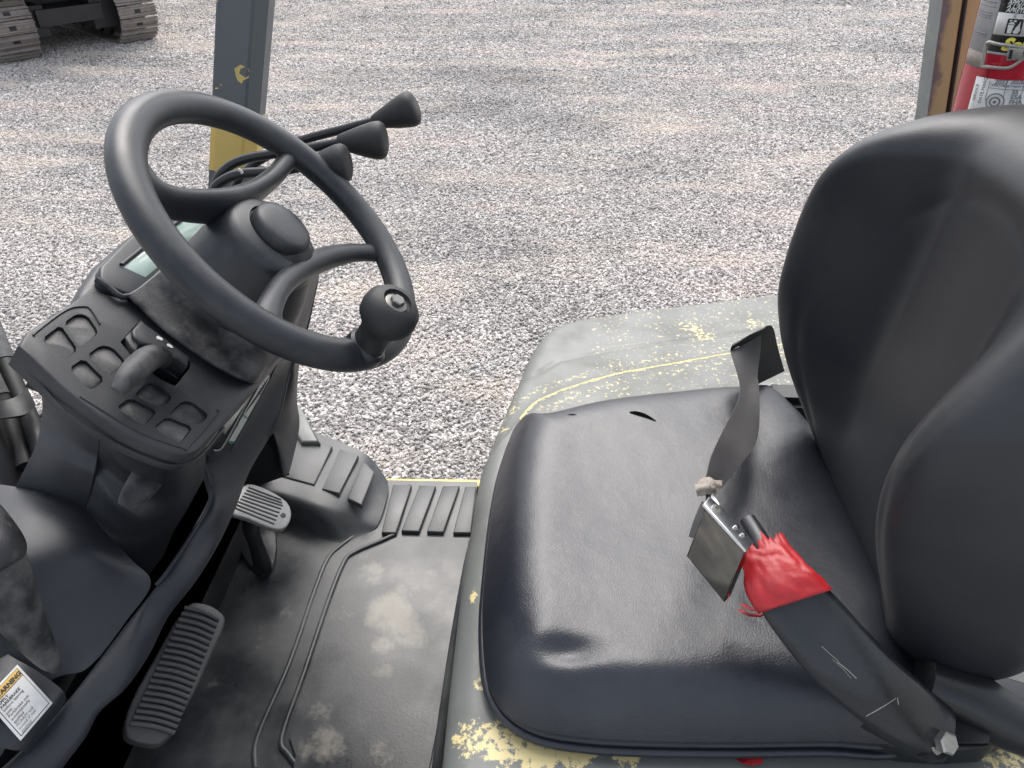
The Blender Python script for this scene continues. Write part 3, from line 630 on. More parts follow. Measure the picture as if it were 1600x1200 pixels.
patch('belt_tail', [[Pz(1097, 782, 1.235), Pz(1102, 788, 1.235)], [Pz(1084, 812, 1.225), Pz(1096, 815, 1.23)], [Pz(1076, 838, 1.215), Pz(1088, 842, 1.22)]], 'belt', FL, n=4, thick=.002)
zt = 1.262; bz = Plane(Pz(1120, 850, 1.285), tuple(-.70*fw-.62*rt-.25*up))
bq = [bz(1101, 795), bz(1163, 863), bz(1131, 942), bz(1072, 869)]
BUK = plate('buckle', bq, bz.n, .017, 'chrome_dark_reflection', FL, .0018, 3)
lidn = np.cross(bq[1]-bq[0], bz.n); lidn /= np.linalg.norm(lidn)
if lidn[2] < 0: lidn = -lidn
e_ = (bq[1]-bq[0]); el = np.linalg.norm(e_); e_ = e_/el
plate('release_plate', [bq[0]-e_*.004+lidn*.004+bz.n*.001, bq[1]+lidn*.004+bz.n*.001, bq[1]+lidn*.004-bz.n*.019, bq[1]-e_*.018+lidn*.004-bz.n*.021, bq[0]+e_*.012+lidn*.004-bz.n*.019, bq[0]-e_*.006+lidn*.004-bz.n*.016], lidn, .003, 'chrome_lid', BUK, .0012)
lathe('pivot', bq[0]+e_*.008+lidn*.004-bz.n*.008, lidn, [(.006, 0), (.0055, .0016), (.003, .002), (.003, .0006)], 'steel', BUK, seg=16)
for k in (.6, .78): lathe('lug', bq[0]+e_*el*k+lidn*.004-bz.n*.012, lidn, [(.0028, 0), (.0022, .0025), (.001, .003)], 'chrome', BUK, seg=12)
plate('tongue', [Pz(1104, 770, 1.26), Pz(1112, 768, 1.26), Pz(1124, 788, 1.255), Pz(1112, 796, 1.255), Pz(1102, 785, 1.255)], (0, -.5, .85), .003, 'chrome', FL, .0008)
# stalk: wide flat sleeve from the bolt at the near side up to the buckle
sp_ = [(1196, 868, 1.268, .026), (1216, 905, 1.262, .030), (1240, 938, 1.253, .033), (1268, 972, 1.24, .035), (1310, 1020, 1.218, .036), (1360, 1068, 1.19, .035), (1410, 1108, 1.16, .034), (1450, 1135, 1.135, .030), (1478, 1150, 1.12, .027)]
SN = np.array([-.25, -.45, .86])
def sweepN(name, rows, half, mat, parent, **k): return sweep(name, [Pz(x, y, z) for x, y, z, *_ in rows], [(r_[3]*k.get('s', 1), half) for r_ in rows], mat, parent, n=6, seg=20, nrm=SN)
STK = sweepN('buckle_stalk', sp_[1:], .009, 'sleeve', FL)
sweep('stalk_inner', [Pz(1168, 812, 1.262), Pz(1182, 836, 1.264), Pz(1204, 880, 1.262)], [(.009, .006), (.010, .007), (.013, .008)], 'sleeve', FL, n=5, seg=14, nrm=SN)
plate('stalk_blade', [Pz(1160, 815, 1.252), Pz(1172, 822, 1.252), Pz(1200, 872, 1.252), Pz(1176, 882, 1.246), Pz(1150, 850, 1.246)], SN, .006, 'labelblack', FL, .0008)
# tape wrapped round the stalk, ragged at the buckle end
def tape_sleeve():
    R0 = [(1196, 860, 1.266, .0225), (1206, 882, 1.264, .0275), (1222, 912, 1.261, .0335), (1243, 940, 1.2535, .0358)]
    C_ = crom([Pz(x, y, z) for x, y, z, _ in R0], 6); W_ = crom([[r_[3]] for r_ in R0], 6)[:, 0]; V = []; Fc = []; seg = 72
    T = np.gradient(C_, axis=0); T /= np.linalg.norm(T, axis=1)[:, None]
    for i, (c, t, w_) in enumerate(zip(C_, T, W_)):
        b = SN-t*(SN@t); b /= np.linalg.norm(b); s = np.cross(t, b)
        for k in range(seg):
            a = 2*pi*k/seg; n_ = mnoise.noise(Vector((cos(a)*2, sin(a)*2, i*.22)))
            off = (-.007*(1+mnoise.noise(Vector((cos(a)*5, sin(a)*5, 5)))*2.6) if i == 0 else (-.005*mnoise.noise(Vector((cos(a)*6, sin(a)*6, 9))) if i == 1 else 0))
            skew = .010*cos(a)*(i/(len(C_)-1))
            n3 = mnoise.noise(Vector((cos(a)*w_*160, sin(a)*2, i*.55+3))); V.append(c+s*cos(a)*(w_*1.0+.0015*n_+.001*n3)+b*sin(a)*(.0105+.002*n_+.0016*n3)+t*(off-skew))
    for i in range(len(C_)-1):
        for k in range(seg): k2 = (k+1) % seg; Fc.append((i*seg+k, i*seg+k2, (i+1)*seg+k2, (i+1)*seg+k))
    o = mesh('red_tape_wrap', V, Fc, 'tape', FL); md = o.modifiers.new('s', 'SOLIDIFY'); md.thickness = .0012; md.offset = 1
    return o
TW = tape_sleeve()
for pts in ([(1157, 953, 1.17), (1170, 960, 1.19), (1190, 962, 1.205)], [(1160, 944, 1.19), (1176, 952, 1.21), (1192, 950, 1.225)]):
    sweep('tape_strand', [Pz(*p) for p in pts], [(.0035, .0008), (.004, .0012), (.003, .001)], 'tape', TW, n=6, seg=8, nrm=(0, 0, 1))
def scratch(pts, zf, w_, mat='pedal', parent=FL, name='scratch'):
    P = crom([Pz(x, y, zf) for x, y in pts], 5); sweep(name, P, w_, mat, parent, n=1, seg=6)
ons = onmesh(STK)
for pts, r_ in (([(1284, 1010), (1296, 1021), (1310, 1033)], .0006), ([(1308, 1034), (1322, 1045), (1338, 1060)], .0009), ([(1300, 1030), (1316, 1044), (1330, 1060)], .0004), ([(1353, 1119), (1375, 1107), (1400, 1091)], .0007), ([(1402, 1090), (1404, 1101)], .0007)):
    P = [ons(x, y, .0003) for x, y in pts]; sweep('scratch', P, r_*.6, 'steel', STK, n=4, seg=5)
bolt_c = Pz(1470, 1158, 1.128)
bn = np.array([.35, -.62, .70]); bn /= np.linalg.norm(bn)
BT = lathe('stalk_bolt', bolt_c, bn, [(.0095, .001), (.0115, .002), (.0115, .010), (.0095, .012)], 'steel', FL, seg=6, smooth=False)
lathe('washer', bolt_c, bn, [(.0145, -.004), (.0145, .0008), (.012, .001)], 'steel', BT, seg=28)
plate('stalk_plate', [Pz(x, y, 1.122) for x, y in ((1350, 1135), (1395, 1068), (1490, 1102), (1548, 1148), (1545, 1160), (1490, 1160), (1483, 1180), (1463, 1192), (1440, 1184))], (.25, -.3, .9), .006, 'blackpaint', FL, .0015)

# --- dash block and shelf
db = plate('dash_block', [TP(x, y, -.012) for x, y in ((109, 476), (124, 448), (148, 412), (198, 368), (240, 338), (300, 318), (420, 330), (498, 432), (494, 452), (452, 545), (418, 575), (330, 600), (200, 520))], TN, .16, 'plastic', FL, .012, 3)
so_ = [(23, 545), (30, 529), (41, 519), (72, 499), (103, 478), (125, 462), (142, 452), (208, 470), (300, 535), (360, 575), (398, 596), (425, 562), (412, 582), (345, 668), (312, 702), (303, 708), (292, 711), (266, 706), (230, 692), (194, 675), (158, 652), (125, 628), (98, 606), (70, 580), (45, 553), (34, 548)]
so_ = [(28, 540), (41, 519), (103, 478), (142, 452), (208, 470), (300, 535), (398, 594), (428, 560), (413, 583), (345, 668), (313, 702), (303, 709), (290, 711), (266, 706), (230, 692), (194, 675), (158, 652), (125, 628), (98, 606), (70, 580), (45, 556)]
so_ = [(28, 540), (41, 519), (103, 478), (142, 452), (208, 470), (300, 535), (398, 590), (416, 578), (345, 668), (313, 702), (303, 709), (290, 711), (266, 706), (230, 692), (194, 675), (158, 652), (125, 628), (98, 606), (70, 580), (45, 556)]
SH = plate('dash_shelf', [TP(x, y) for x, y in so_], TN, .032, 'plastic', FL, .0035, 3)
cells = [[(215, 735), (303, 668), (388, 788), (318, 840), (284, 836)], [(322, 655), (385, 611), (436, 618), (488, 694), (478, 715), (402, 776)],
         [(348, 884), (418, 834), (522, 937), (470, 982), (442, 984)], [(440, 816), (504, 768), (560, 776), (622, 842), (612, 860), (540, 920)],
         [(583, 1078), (652, 1030), (785, 1095), (728, 1158), (700, 1160)], [(672, 1018), (740, 952), (792, 958), (856, 1018), (850, 1042), (800, 1078)]]
cells = [[z4(*q) for q in c] for c in cells]+[[z6(*q) for q in c] for c in ([(845, 155), (912, 88), (955, 88), (1038, 150), (1030, 172), (985, 204)], [(770, 220), (835, 165), (962, 216), (912, 284), (885, 290)])]
cutters = []
def chaikin(P):
    out = []
    for a, b in zip(P, P[1:]+P[:1]): L = np.linalg.norm(b-a); k = min(.25, .004/L); out += [a+(b-a)*k, b+(a-b)*k]
    return np.array(out)
for i, c in enumerate(cells):
    P = chaikin([TP(x, y, 0)+TN*.01 for x, y in c]); cc = sum(P)/len(P); P = [cc+(p-cc)*1.04 for p in P]
    cutters.append(plate('c', P, TN, .0146, 'plastic', None, 0))
slot = [TP(*zb(x, y), .01) for x, y in ((250, 345), (345, 235), (450, 122), (560, 180), (1075, 575), (1060, 660), (900, 860), (860, 850), (700, 770), (420, 560))]
cutters.append(plate('c', slot, TN, .04, 'plastic', None, 0))
cut(SH, cutters)
for i, c in enumerate(cells):
    # a dusty rubber pad in each pocket, and the outer pairs get a thin raised rim
    P = chaikin([TP(x, y, 0)-TN*.0034 for x, y in c]); cc = sum(P)/len(P); P = [cc+(p-cc)*1.0 for p in P]
    plate('pocket_pad', P, TN, .0014, 'plastic_dirty', SH, .0006, 1)
for rim in ([z4(*q) for q in ((172, 718), (180, 700), (330, 590), (420, 572), (455, 590), (500, 660))], [z6(*q) for q in ((1085, 130), (1088, 150), (940, 315), (915, 318), (700, 240), (400, 60))]):
    sweep('rim_line', [TP(x, y, .0006) for x, y in rim], .0012, 'plastic', SH, n=4, seg=6)
sweep('lip_groove', [TP(x, y, -.020) for x, y in ((26, 560), (62, 600), (100, 641), (153, 678), (225, 714), (266, 727), (290, 724), (313, 712), (350, 668))], .0018, 'plastic', SH, n=4, seg=6)
# raised upper panel between shelf and column, scuffed
patch('upper_panel', [[TP(*q) for q in r] for r in ([(201, 466, -.004), (262, 520, -.004), (335, 572, -.004), (394, 600, -.004), (412, 590, -.006)], [(203, 462, .012), (262, 515, .012), (336, 566, .012), (391, 592, .012), (418, 574, .004)], [(232, 440, .022), (300, 478, .028), (372, 522, .03), (412, 545, .026), (440, 548, .008)],
       [(286, 396, .05), (350, 420, .095), (410, 450, .10), (452, 478, .08), (478, 488, .03)], [(340, 350, .06), (385, 365, .10), (440, 390, .11), (482, 420, .10), (498, 432, .05)], [(345, 335, .0), (400, 335, .0), (450, 350, .0), (490, 400, .0), (500, 425, 0)])], 'plastic_dirty', FL, n=6, thick=.005)
# display window sunk in a bevelled frame
DF = plate('display_frame', [TP(x, y, .004) for x, y in ((155, 432), (157, 415), (200, 372), (255, 330), (330, 322), (348, 342), (300, 385), (212, 458), (200, 460), (168, 446))], TN, .02, 'plastic', FL, .004, 3)
plate('display', [TP(x, y, .0045) for x, y in ((190, 416), (240, 376), (282, 345), (326, 345), (292, 380), (237, 426), (228, 433))], TN, .003, 'screen', DF, .0005, 1)
sweep('bezel', [TP(x, y, .006) for x, y in ((150, 436), (168, 447), (203, 463), (270, 410), (346, 347))], .004, 'plastic', DF, n=4, seg=8)
sweep('bezel', [TP(x, y, .005) for x, y in ((190, 414), (240, 374), (283, 343))], .003, 'plastic', DF, n=4, seg=8)
# shift lever, its boot plate and arrows
BP = plate('lever_boot', [TP(*zb(x, y), -.014) for x, y in ((270, 345), (450, 140), (1050, 580), (1040, 660), (890, 840), (430, 560))], TN, .012, 'labelblack', FL, .001, 1)
plate('arrow_plate', [TP(*zb(x, y), .006) for x, y in ((350, 265), (455, 140), (510, 190), (760, 370), (1030, 585), (1000, 690), (900, 600), (740, 560), (620, 490), (560, 440), (450, 420), (360, 340))], TN, .02, 'plastic', BP, .003, 3)
plate('boot_flap', [TP(*zb(x, y), .001) for x, y in ((268, 345), (335, 275), (430, 420), (400, 530), (330, 450))], TN, .012, 'plastic_dirty', BP, .002, 2)
for arr in ([(632, 345), (655, 332), (668, 345), (705, 362), (712, 385), (690, 388), (655, 372), (640, 372)], [(752, 438), (765, 425), (790, 432), (815, 448), (830, 475), (805, 475), (785, 462), (765, 455)]):
    plate('arrow', [TP(*zb(x, y), .0068) for x, y in arr], TN, .0006, 'white', BP, 0)
sweep('shift_lever', [TP(*zb(700, 620), -.01), TP(*zb(660, 590), .016), TP(*zb(560, 590), .034), TP(*zb(430, 690), .040), TP(*zb(310, 820), .040), TP(*zb(220, 930), .037), TP(*zb(170, 985), .034)],
      [(.010, .010), (.015, .013), (.0165, .014), (.0165, .014), (.013, .012), (.0095, .009), (.0075, .007)], 'plastic_dirty', FL, n=6, seg=20)
# --- column cover below the shelf, in two halves with a seam
def CP(x, y, z): return Pz(x, y, z)
patch('column_cover', [[TP(62, 596, -.03), TP(100, 630, -.03), TP(130, 656, -.03), TP(155, 676, -.03)], [CP(66, 640, 1.24), CP(98, 665, 1.23), CP(128, 690, 1.22), CP(153, 705, 1.21)],
                       [CP(58, 690, 1.19), CP(92, 715, 1.185), CP(120, 730, 1.18), CP(147, 740, 1.175)], [CP(40, 730, 1.15), CP(75, 752, 1.14), CP(108, 768, 1.13), CP(139, 775, 1.13)],
                       [CP(24, 760, 1.12), CP(62, 775, 1.10), CP(100, 790, 1.09), CP(130, 800, 1.085)]], 'plastic_blue', FL, n=6)
patch('column_cover', [[TP(153.5, 672, -.03), TP(190, 690, -.03), TP(230, 705, -.03), TP(275, 715, -.032), TP(322, 690, -.034)], [CP(152, 705, 1.205), CP(190, 740, 1.18), CP(232, 765, 1.16), CP(275, 770, 1.14), CP(318, 740, 1.12)],
                       [CP(145, 745, 1.165), CP(180, 785, 1.14), CP(220, 810, 1.11), CP(258, 812, 1.08), CP(296, 790, 1.06)], [CP(137, 780, 1.12), CP(170, 820, 1.09), CP(205, 850, 1.05), CP(240, 850, 1.02), CP(272, 830, 1.0)],
                       [CP(129, 800, 1.08), CP(162, 850, 1.05), CP(200, 890, 1.0), CP(230, 895, .97), CP(255, 870, .95)]], 'plastic', FL, n=6)
# tilt lever hanging under the shelf
sweep('tilt_lever', [CP(245, 715, 1.20), CP(238, 735, 1.195), CP(222, 758, 1.19), CP(207, 778, 1.18), CP(199, 792, 1.172)], [(.018, .008), (.020, .009), (.019, .009), (.016, .008), (.012, .006)], 'plastic_dirty', FL, n=6, seg=18, nrm=(.5, -.4, .75))
# --- cowl
patch('cowl_top', [[Pz(*q) for q in r] for r in [[(-120, 752, 1.12), (-60, 752, 1.12), (0, 757, 1.12), (50, 765, 1.115), (95, 776, 1.105), (131, 790, 1.095)],
                   [(-120, 800, 1.13), (-60, 800, 1.13), (0, 800, 1.13), (58, 806, 1.125), (118, 820, 1.11), (162, 828, 1.08)],
                   [(-120, 880, 1.13), (-60, 870, 1.13), (0, 865, 1.125), (70, 862, 1.115), (145, 866, 1.09), (205, 874, 1.045)],
                   [(-120, 960, 1.12), (-60, 940, 1.12), (10, 925, 1.10), (80, 922, 1.08), (158, 922, 1.05), (236, 912, 1.02)],
                   [(-120, 1040, 1.08), (-40, 1020, 1.07), (30, 1005, 1.05), (90, 995, 1.035), (150, 985, 1.02), (196, 972, 1.01)],
                   [(-120, 1120, 1.02), (-20, 1090, 1.01), (50, 1075, 1.0), (95, 1056, 1.0), (130, 1048, 1.0), (156, 1026, 1.0)]]], 'plastic_blue', FL, n=7)
bm_ = [[(436, 500, 1.30), (468, 468, 1.315), (499, 432, 1.32)], [(420, 566, 1.23), (450, 548, 1.22), (479, 515, 1.22)], [(381, 624, 1.18), (422, 600, 1.145), (455, 575, 1.14)],
       [(345, 682, 1.13), (392, 662, 1.10), (436, 650, 1.07)], [(322, 716, 1.10), (366, 716, 1.06), (415, 690, 1.03)], [(331, 758, 1.06), (352, 760, 1.04), (387, 740, 1.01)], [(327, 786, 1.04), (342, 800, 1.03), (359, 797, 1.0)],
       [(297, 837, 1.03), (312, 850, 1.02), (328, 859, 1.0)], [(262, 893, 1.02), (280, 900, 1.015), (296, 910, .995)], [(238, 924, 1.018), (242, 945, 1.01), (255, 962, .99)], [(197, 976, 1.01), (212, 1000, 1.005), (226, 1020, .98)],
       [(158, 1028, 1.0), (175, 1050, .995), (190, 1072, .975)], [(112, 1088, .99), (130, 1100, .985), (148, 1111, .97)], [(66, 1141, .98), (98, 1150, .975), (125, 1152, .96)], [(20, 1185, .98), (50, 1205, .97), (92, 1205, .95)], [(-30, 1230, .98), (20, 1250, .97), (60, 1260, .95)]]
rows = []
for i, r in enumerate(bm_):
    r = [np.array(Pz(q[0]+(7 if j == 2 and 5 < i < 14 else 0), q[1], q[2])) for j, q in enumerate(r)]; e = r[2]
    dn = .16 if i > 1 else .05+.05*i
    rows.append([r[0]+np.array([-.012, 0, -.03]), r[0], r[1], e, e+np.array([-.018, 0, -.02]), e+np.array([-.018-dn*.75, .0, -dn])])
BEAM = patch('cowl_beam', rows, 'plastic_blue', FL, n=5, thick=.006)
sweep('beam_crease', [Pz(x, y, z) for x, y, z in ((331, 764, 1.062), (326, 790, 1.043), (298, 838, 1.034), (262, 893, 1.024), (244, 915, 1.02))], .0035, 'plastic_blue', BEAM, n=4, seg=8)
patch('lower_cowl', [[(-80, 985, 1.06), (-10, 1010, 1.05), (25, 1030, 1.045), (56, 1047, 1.035), (96, 1077, 1.015), (104, 1094, 1.0)],
                     [(-80, 1040, 1.055), (-20, 1050, 1.05), (20, 1060, 1.045), (50, 1078, 1.035), (82, 1102, 1.02), (93, 1112, .998)],
                     [(-80, 1110, 1.05), (-20, 1110, 1.05), (10, 1115, 1.04), (38, 1126, 1.03), (62, 1132, 1.015), (70, 1140, .995)],
                     [(-80, 1180, 1.03), (-30, 1170, 1.03), (0, 1168, 1.02), (20, 1172, 1.01), (36, 1173, 1.0), (44, 1178, .985)],
                     [(-80, 1240, 1.0), (-40, 1230, 1.0), (-10, 1215, .99), (0, 1205, .985), (10, 1200, .98), (20, 1200, .97)]], 'plastic_blue', FL, n=1) if False else None
lc = [[(-80, 985, 1.06), (-10, 1010, 1.05), (25, 1030, 1.045), (56, 1047, 1.035), (96, 1077, 1.015), (104, 1094, 1.0)],
      [(-80, 1040, 1.055), (-20, 1050, 1.05), (20, 1060, 1.045), (50, 1078, 1.035), (82, 1102, 1.02), (93, 1112, .998)],
      [(-80, 1110, 1.05), (-20, 1110, 1.05), (10, 1115, 1.04), (38, 1126, 1.03), (62, 1132, 1.015), (70, 1140, .995)],
      [(-80, 1180, 1.03), (-30, 1170, 1.03), (0, 1168, 1.02), (20, 1172, 1.01), (36, 1173, 1.0), (44, 1178, .985)]]
LC = patch('lower_cowl', [[Pz(*q) for q in r] for r in lc], 'plastic_blue', FL, n=6)
box('cowl_core', (-.88, .30, .70), (-.62, 1.18, .965), 'plastic', FL, .02)
sweep('brake_lever', [Pz(-50, 840, 1.22), Pz(-8, 885, 1.20), Pz(18, 940, 1.16), Pz(48, 990, 1.11), Pz(76, 1030, 1.06), Pz(88, 1046, 1.04)], [(.034, .026), (.032, .026), (.027, .022), (.020, .018), (.013, .012), (.006, .006)], 'plastic_dirty', FL, n=6, seg=20, nrm=(.3, -.5, .8))
sweep('lever_grip', [Pz(-70, 790, 1.265), Pz(-35, 835, 1.25), Pz(-5, 872, 1.235), Pz(6, 888, 1.225)], [(.032, .026), (.034, .026), (.031, .024), (.02, .015)], 'plastic_dirty', FL, n=6, seg=20, nrm=(.3, -.5, .8))
# far side of the cowl by the footrest
patch('cowl_side', [[Pz(449, 548, 1.14), Pz(458, 555, 1.14), Pz(468, 560, 1.10)], [Pz(440, 600, 1.06), Pz(458, 600, 1.05), Pz(464, 622, .98)], [Pz(424, 650, 1.0), Pz(450, 655, .95), Pz(468, 655, .90)], [Pz(427, 672, .95), Pz(448, 690, .87), Pz(466, 680, .83)], [Pz(436, 705, .87), Pz(446, 722, .82), Pz(458, 716, .79)], [Pz(443, 744, .785), Pz(447, 742, .78), Pz(452, 738, .77)]], 'plastic', FL, n=4)
plate('footwell_shade_plate', [Pz(384, 640, .96), Pz(430, 660, .94), Pz(452, 742, .762), Pz(372, 770, .765)], (.3, -.9, .2), .004, 'hose', FL, 0)  # near-black plate added to paint the shade in the footwell opening
box('footwell_wall', (-.93, 1.15, .60), (-.60, 1.19, 1.10), 'dark', FL, .01)
patch('fender_plate', [[Pz(-60, 720, 1.02), Pz(0, 697, 1.02), Pz(40, 665, 1.02), Pz(85, 630, 1.02)], [Pz(-60, 750, 1.05), Pz(0, 722, 1.05), Pz(45, 685, 1.05), Pz(90, 650, 1.05)], [Pz(-60, 800, 1.05), Pz(0, 770, 1.05), Pz(45, 750, 1.05), Pz(110, 700, 1.05)]], 'plastic_blue', FL, n=4)
sweep('plate_edge', [Pz(-10, 706, 1.03), Pz(30, 676, 1.03), Pz(70, 643, 1.03)], .006, 'plastic', FL)
# badge strip below the shelf edge
SPn = np.array([.80, -.15, .58]); BSF = onmesh(BEAM)
bq_ = [Pz(*q) for q in ((436, 600, 1.135), (434, 594, 1.14), (356, 693, 1.118), (367, 694, 1.108))]
def onbeam(x, y, lift=.004):
    return BSF(x, y, lift)
plate('badge', [onbeam(x, y, .006) for x, y in ((417, 583), (421, 587), (421, 592), (366, 691), (361, 694), (357, 690), (381, 646))], SPn, .001, 'white', FL, .0003, 1)
plate('badge_print', [onbeam(x, y, .0072) for x, y in ((381, 647), (388, 654), (366, 692), (360, 694), (357, 690))], SPn, .0008, 'greenprint', FL, 0)
for k in range(9):
    t = k/8; x = 392+t*22; y = 640-t*42
    if k == 4: continue
    sweep('letter', [onbeam(x-1.5, y-1.5, .0075), onbeam(x+1, y, .0075), onbeam(x+1.2, y+3.2, .0075)], .0006, 'ink', FL, n=2, seg=5)
plate('badge_foil', [onbeam(x, y, .005) for x, y in ((392, 618), (372, 648), (352, 679), (346, 671), (350, 665), (370, 643))], SPn, .001, 'steel', FL, .0003, 1)
sweep('badge_edge', [onbeam(x, y, .003) for x, y in ((398, 606), (372, 655), (350, 695), (342, 703), (334, 703), (326, 695))], .0014, 'steel', FL, n=4, seg=6)
sweep('beam_line', [onbeam(x, y, .002) for x, y in ((434, 566), (412, 612), (385, 662), (362, 706))], .001, 'plastic_dirty', FL, n=4, seg=6)

# --- warning label on the lower cowl
w0 = np.array(Pz(27, 1041, 1.047)); w1 = np.array(Pz(82, 1101, 1.025)); w2 = np.array(Pz(32, 1160, 1.03)); wx = (w1-w0); wy = (w2-w1)
# reading direction runs from lower left to upper right; rows go down towards lower right
wn = np.cross(wx, wy); wn /= np.linalg.norm(wn); wn = wn if wn[2] > 0 else -wn
eR = -wy/np.linalg.norm(wy); WW = np.linalg.norm(wy); eD = wx/np.linalg.norm(wx); HH = np.linalg.norm(wx)
def WL(u, v, h=.0): return w0+wy*1.0+eR*u+eD*v+wn*(.004+h)          # u along text from the left edge, v down
WS = plate('warning_label', [WL(0, 0), WL(WW, 0), WL(WW, HH), WL(0, HH)], wn, .0008, 'white', FL, .0002, 1)
b_ = .06*WW
plate('label_border', [WL(b_, b_, .0004), WL(WW-b_, b_, .0004), WL(WW-b_, HH-b_, .0004), WL(b_, HH-b_, .0004)], wn, .0003, 'ink', WS, 0)
c_ = .075*WW
plate('label_header', [WL(c_, c_, .0008), WL(WW-c_, c_, .0008), WL(WW-c_, HH*.21, .0008), WL(c_, HH*.21, .0008)], wn, .0003, 'warnyellow', WS, 0)
plate('label_field', [WL(c_, HH*.225, .0008), WL(WW-c_, HH*.225, .0008), WL(WW-c_, HH-c_, .0008), WL(c_, HH-c_, .0008)], wn, .0003, 'white', WS, 0)
def wt_(s, x, y, size, mat='ink', bold=0): text('lettering', s, size, lambda a, b: WL(x+a, y-b, .0012), mat, WS, bold=bold)
k = WW
wt_('WARNING', .16*k, HH*.185, .158*k, bold=.0004)
for i, s in enumerate(('APPLY', 'PARKBRAKE', 'before leaving', 'seat.', 'Parkbrake not', 'automatically', 'applied', 'ALARM will', 'sound if not', 'applied')):
    wt_(s, .12*k, HH*(.30+.071*i), .105*k, 'ink' if i < 7 else 'greyink', .00012 if i < 2 else 0)
# --- pedals
bp_n = np.array([.55, -.05, .83]); bp_n /= np.linalg.norm(bp_n); BPL = Plane(Pz(410, 790, .82), bp_n)
bpo = [z6(*q) for q in ((1150, 640), (1180, 570), (1215, 512), (1262, 499), (1350, 532), (1435, 588), (1458, 650), (1440, 705), (1400, 728), (1340, 714), (1240, 672))]
BPD = plate('brake_pedal', [BPL(*q) for q in bpo], bp_n, .010, 'pedal', FL, .003, 3, smooth=3)
for i in range(8):
    a = np.array([1165+i*-2+ (7-i)*8.5, 622-(7-i)*15.5]); b = np.array([1395-(7-i)*4, 712-(7-i)*17.5+ (0 if i else 0)])
    a = np.array((1172+(7-i)*10, 618-(7-i)*14.5)); b = np.array((1372+(7-i)*8.5-max(0, (7-i)-5)*12, 700-(7-i)*19+max(0, (7-i)-4)*4))
    sweep('pedal_groove', [BPL(*z6(*a), .0004), BPL(*z6(*((a+b)/2)), .0006), BPL(*z6(*b), .0004)], (.0021, .0008), 'ink', BPD, n=3, seg=8, nrm=bp_n)
lathe('pedal_hole', BPL(*z6(1415, 658), -.001), bp_n, [(.0052, 0), (.0052, .0022), (.0035, .0024)], 'ink', BPD, seg=18)
sweep('pedal_arm', [BPL(398, 792, -.012), Pz(392, 825, .78), Pz(400, 850, .74), Pz(410, 880, .69), Pz(408, 888, .66)], [(.022, .01), (.02, .01), (.018, .01), (.022, .012), (.02, .01)], 'dark', BPD, n=5, seg=12)
plate('pedal_boot', [Pz(*q, .662) for q in ((372, 830), (425, 822), (430, 870), (415, 895), (395, 888), (375, 860))], (0, 0, 1), .01, 'plastic', FL, .003, 2, smooth=3)
ap_n = np.array([.50, -.10, .86]); ap_n /= np.linalg.norm(ap_n); APL = Plane(Pz(275, 1050, .79), ap_n)
apo = [z7(*q) for q in ((1005, 328), (1060, 312), (1135, 330), (1198, 378), (1205, 430), (1150, 560), (1040, 800), (952, 960), (932, 1010), (862, 1068), (780, 1066), (700, 1045), (668, 1000), (682, 900), (740, 770), (835, 600), (930, 430))]
APD = plate('accelerator_pedal', [APL(*q) for q in apo], ap_n, .022, 'pedal_rubber', FL, .004, 3, smooth=2)
for i in range(20):
    t = i/19; L = np.array([1000, 345])*(1-t)+np.array([712, 965])*t; R = np.array([1160, 400])*(1-t)+np.array([920, 1005])*t
    L = L-(12, 4); R = R+(16, 8)
    sweep('pedal_rib', [APL(*z7(*L), .001), APL(*z7(*((L+R)/2+(6, -9))), .002), APL(*z7(*R), .001)], (.0036, .0042), 'pedal_rubber', APD, n=3, seg=8, nrm=ap_n)
sweep('pedal_arm', [APL(270, 1040, -.02), Pz(235, 1040, .74), Pz(200, 1040, .76)], .012, 'dark', APD, n=4)

# --- steering wheel
e1 = np.cross([0, 1, 0], WN); e1 /= np.linalg.norm(e1); e2 = np.cross(WN, e1)
SW = sweep('steering_wheel', [WC+.1750*(cos(t)*e1+sin(t)*e2) for t in np.linspace(0, 2*pi, 24, endpoint=False)], (.0197, .0166), 'wheel', FL, n=5, seg=24, closed=True, nrm=WN)
def Wp(x, y, h=0): return WP(x, y, h)
sweep('spoke', [Wp(212, 262, -.004), Wp(236, 296, -.012), Wp(268, 316, -.024), Wp(310, 322, -.030), Wp(352, 320, -.030), Wp(392, 303, -.026), Wp(425, 278, -.018), Wp(447, 252, -.008), Wp(462, 226, -.002)],
      [(.015, .010), (.013, .014), (.012, .020), (.013, .024), (.015, .026), (.013, .022), (.012, .016), (.012, .012), (.015, .010)], 'wheel', SW, n=6, seg=20, nrm=WN)
sweep('spoke', [Wp(418, 500, -.002), Wp(424, 474, -.006), Wp(442, 444, -.014), Wp(470, 421, -.020), Wp(505, 405, -.022), Wp(545, 396, -.016), Wp(578, 395, -.010), Wp(606, 400, -.004), Wp(622, 412, -.002)],
      [(.016, .010), (.013, .011), (.0125, .012), (.014, .014), (.015, .015), (.0125, .012), (.0125, .010), (.014, .010), (.018, .011)], 'wheel', SW, n=6, seg=20, nrm=WN)
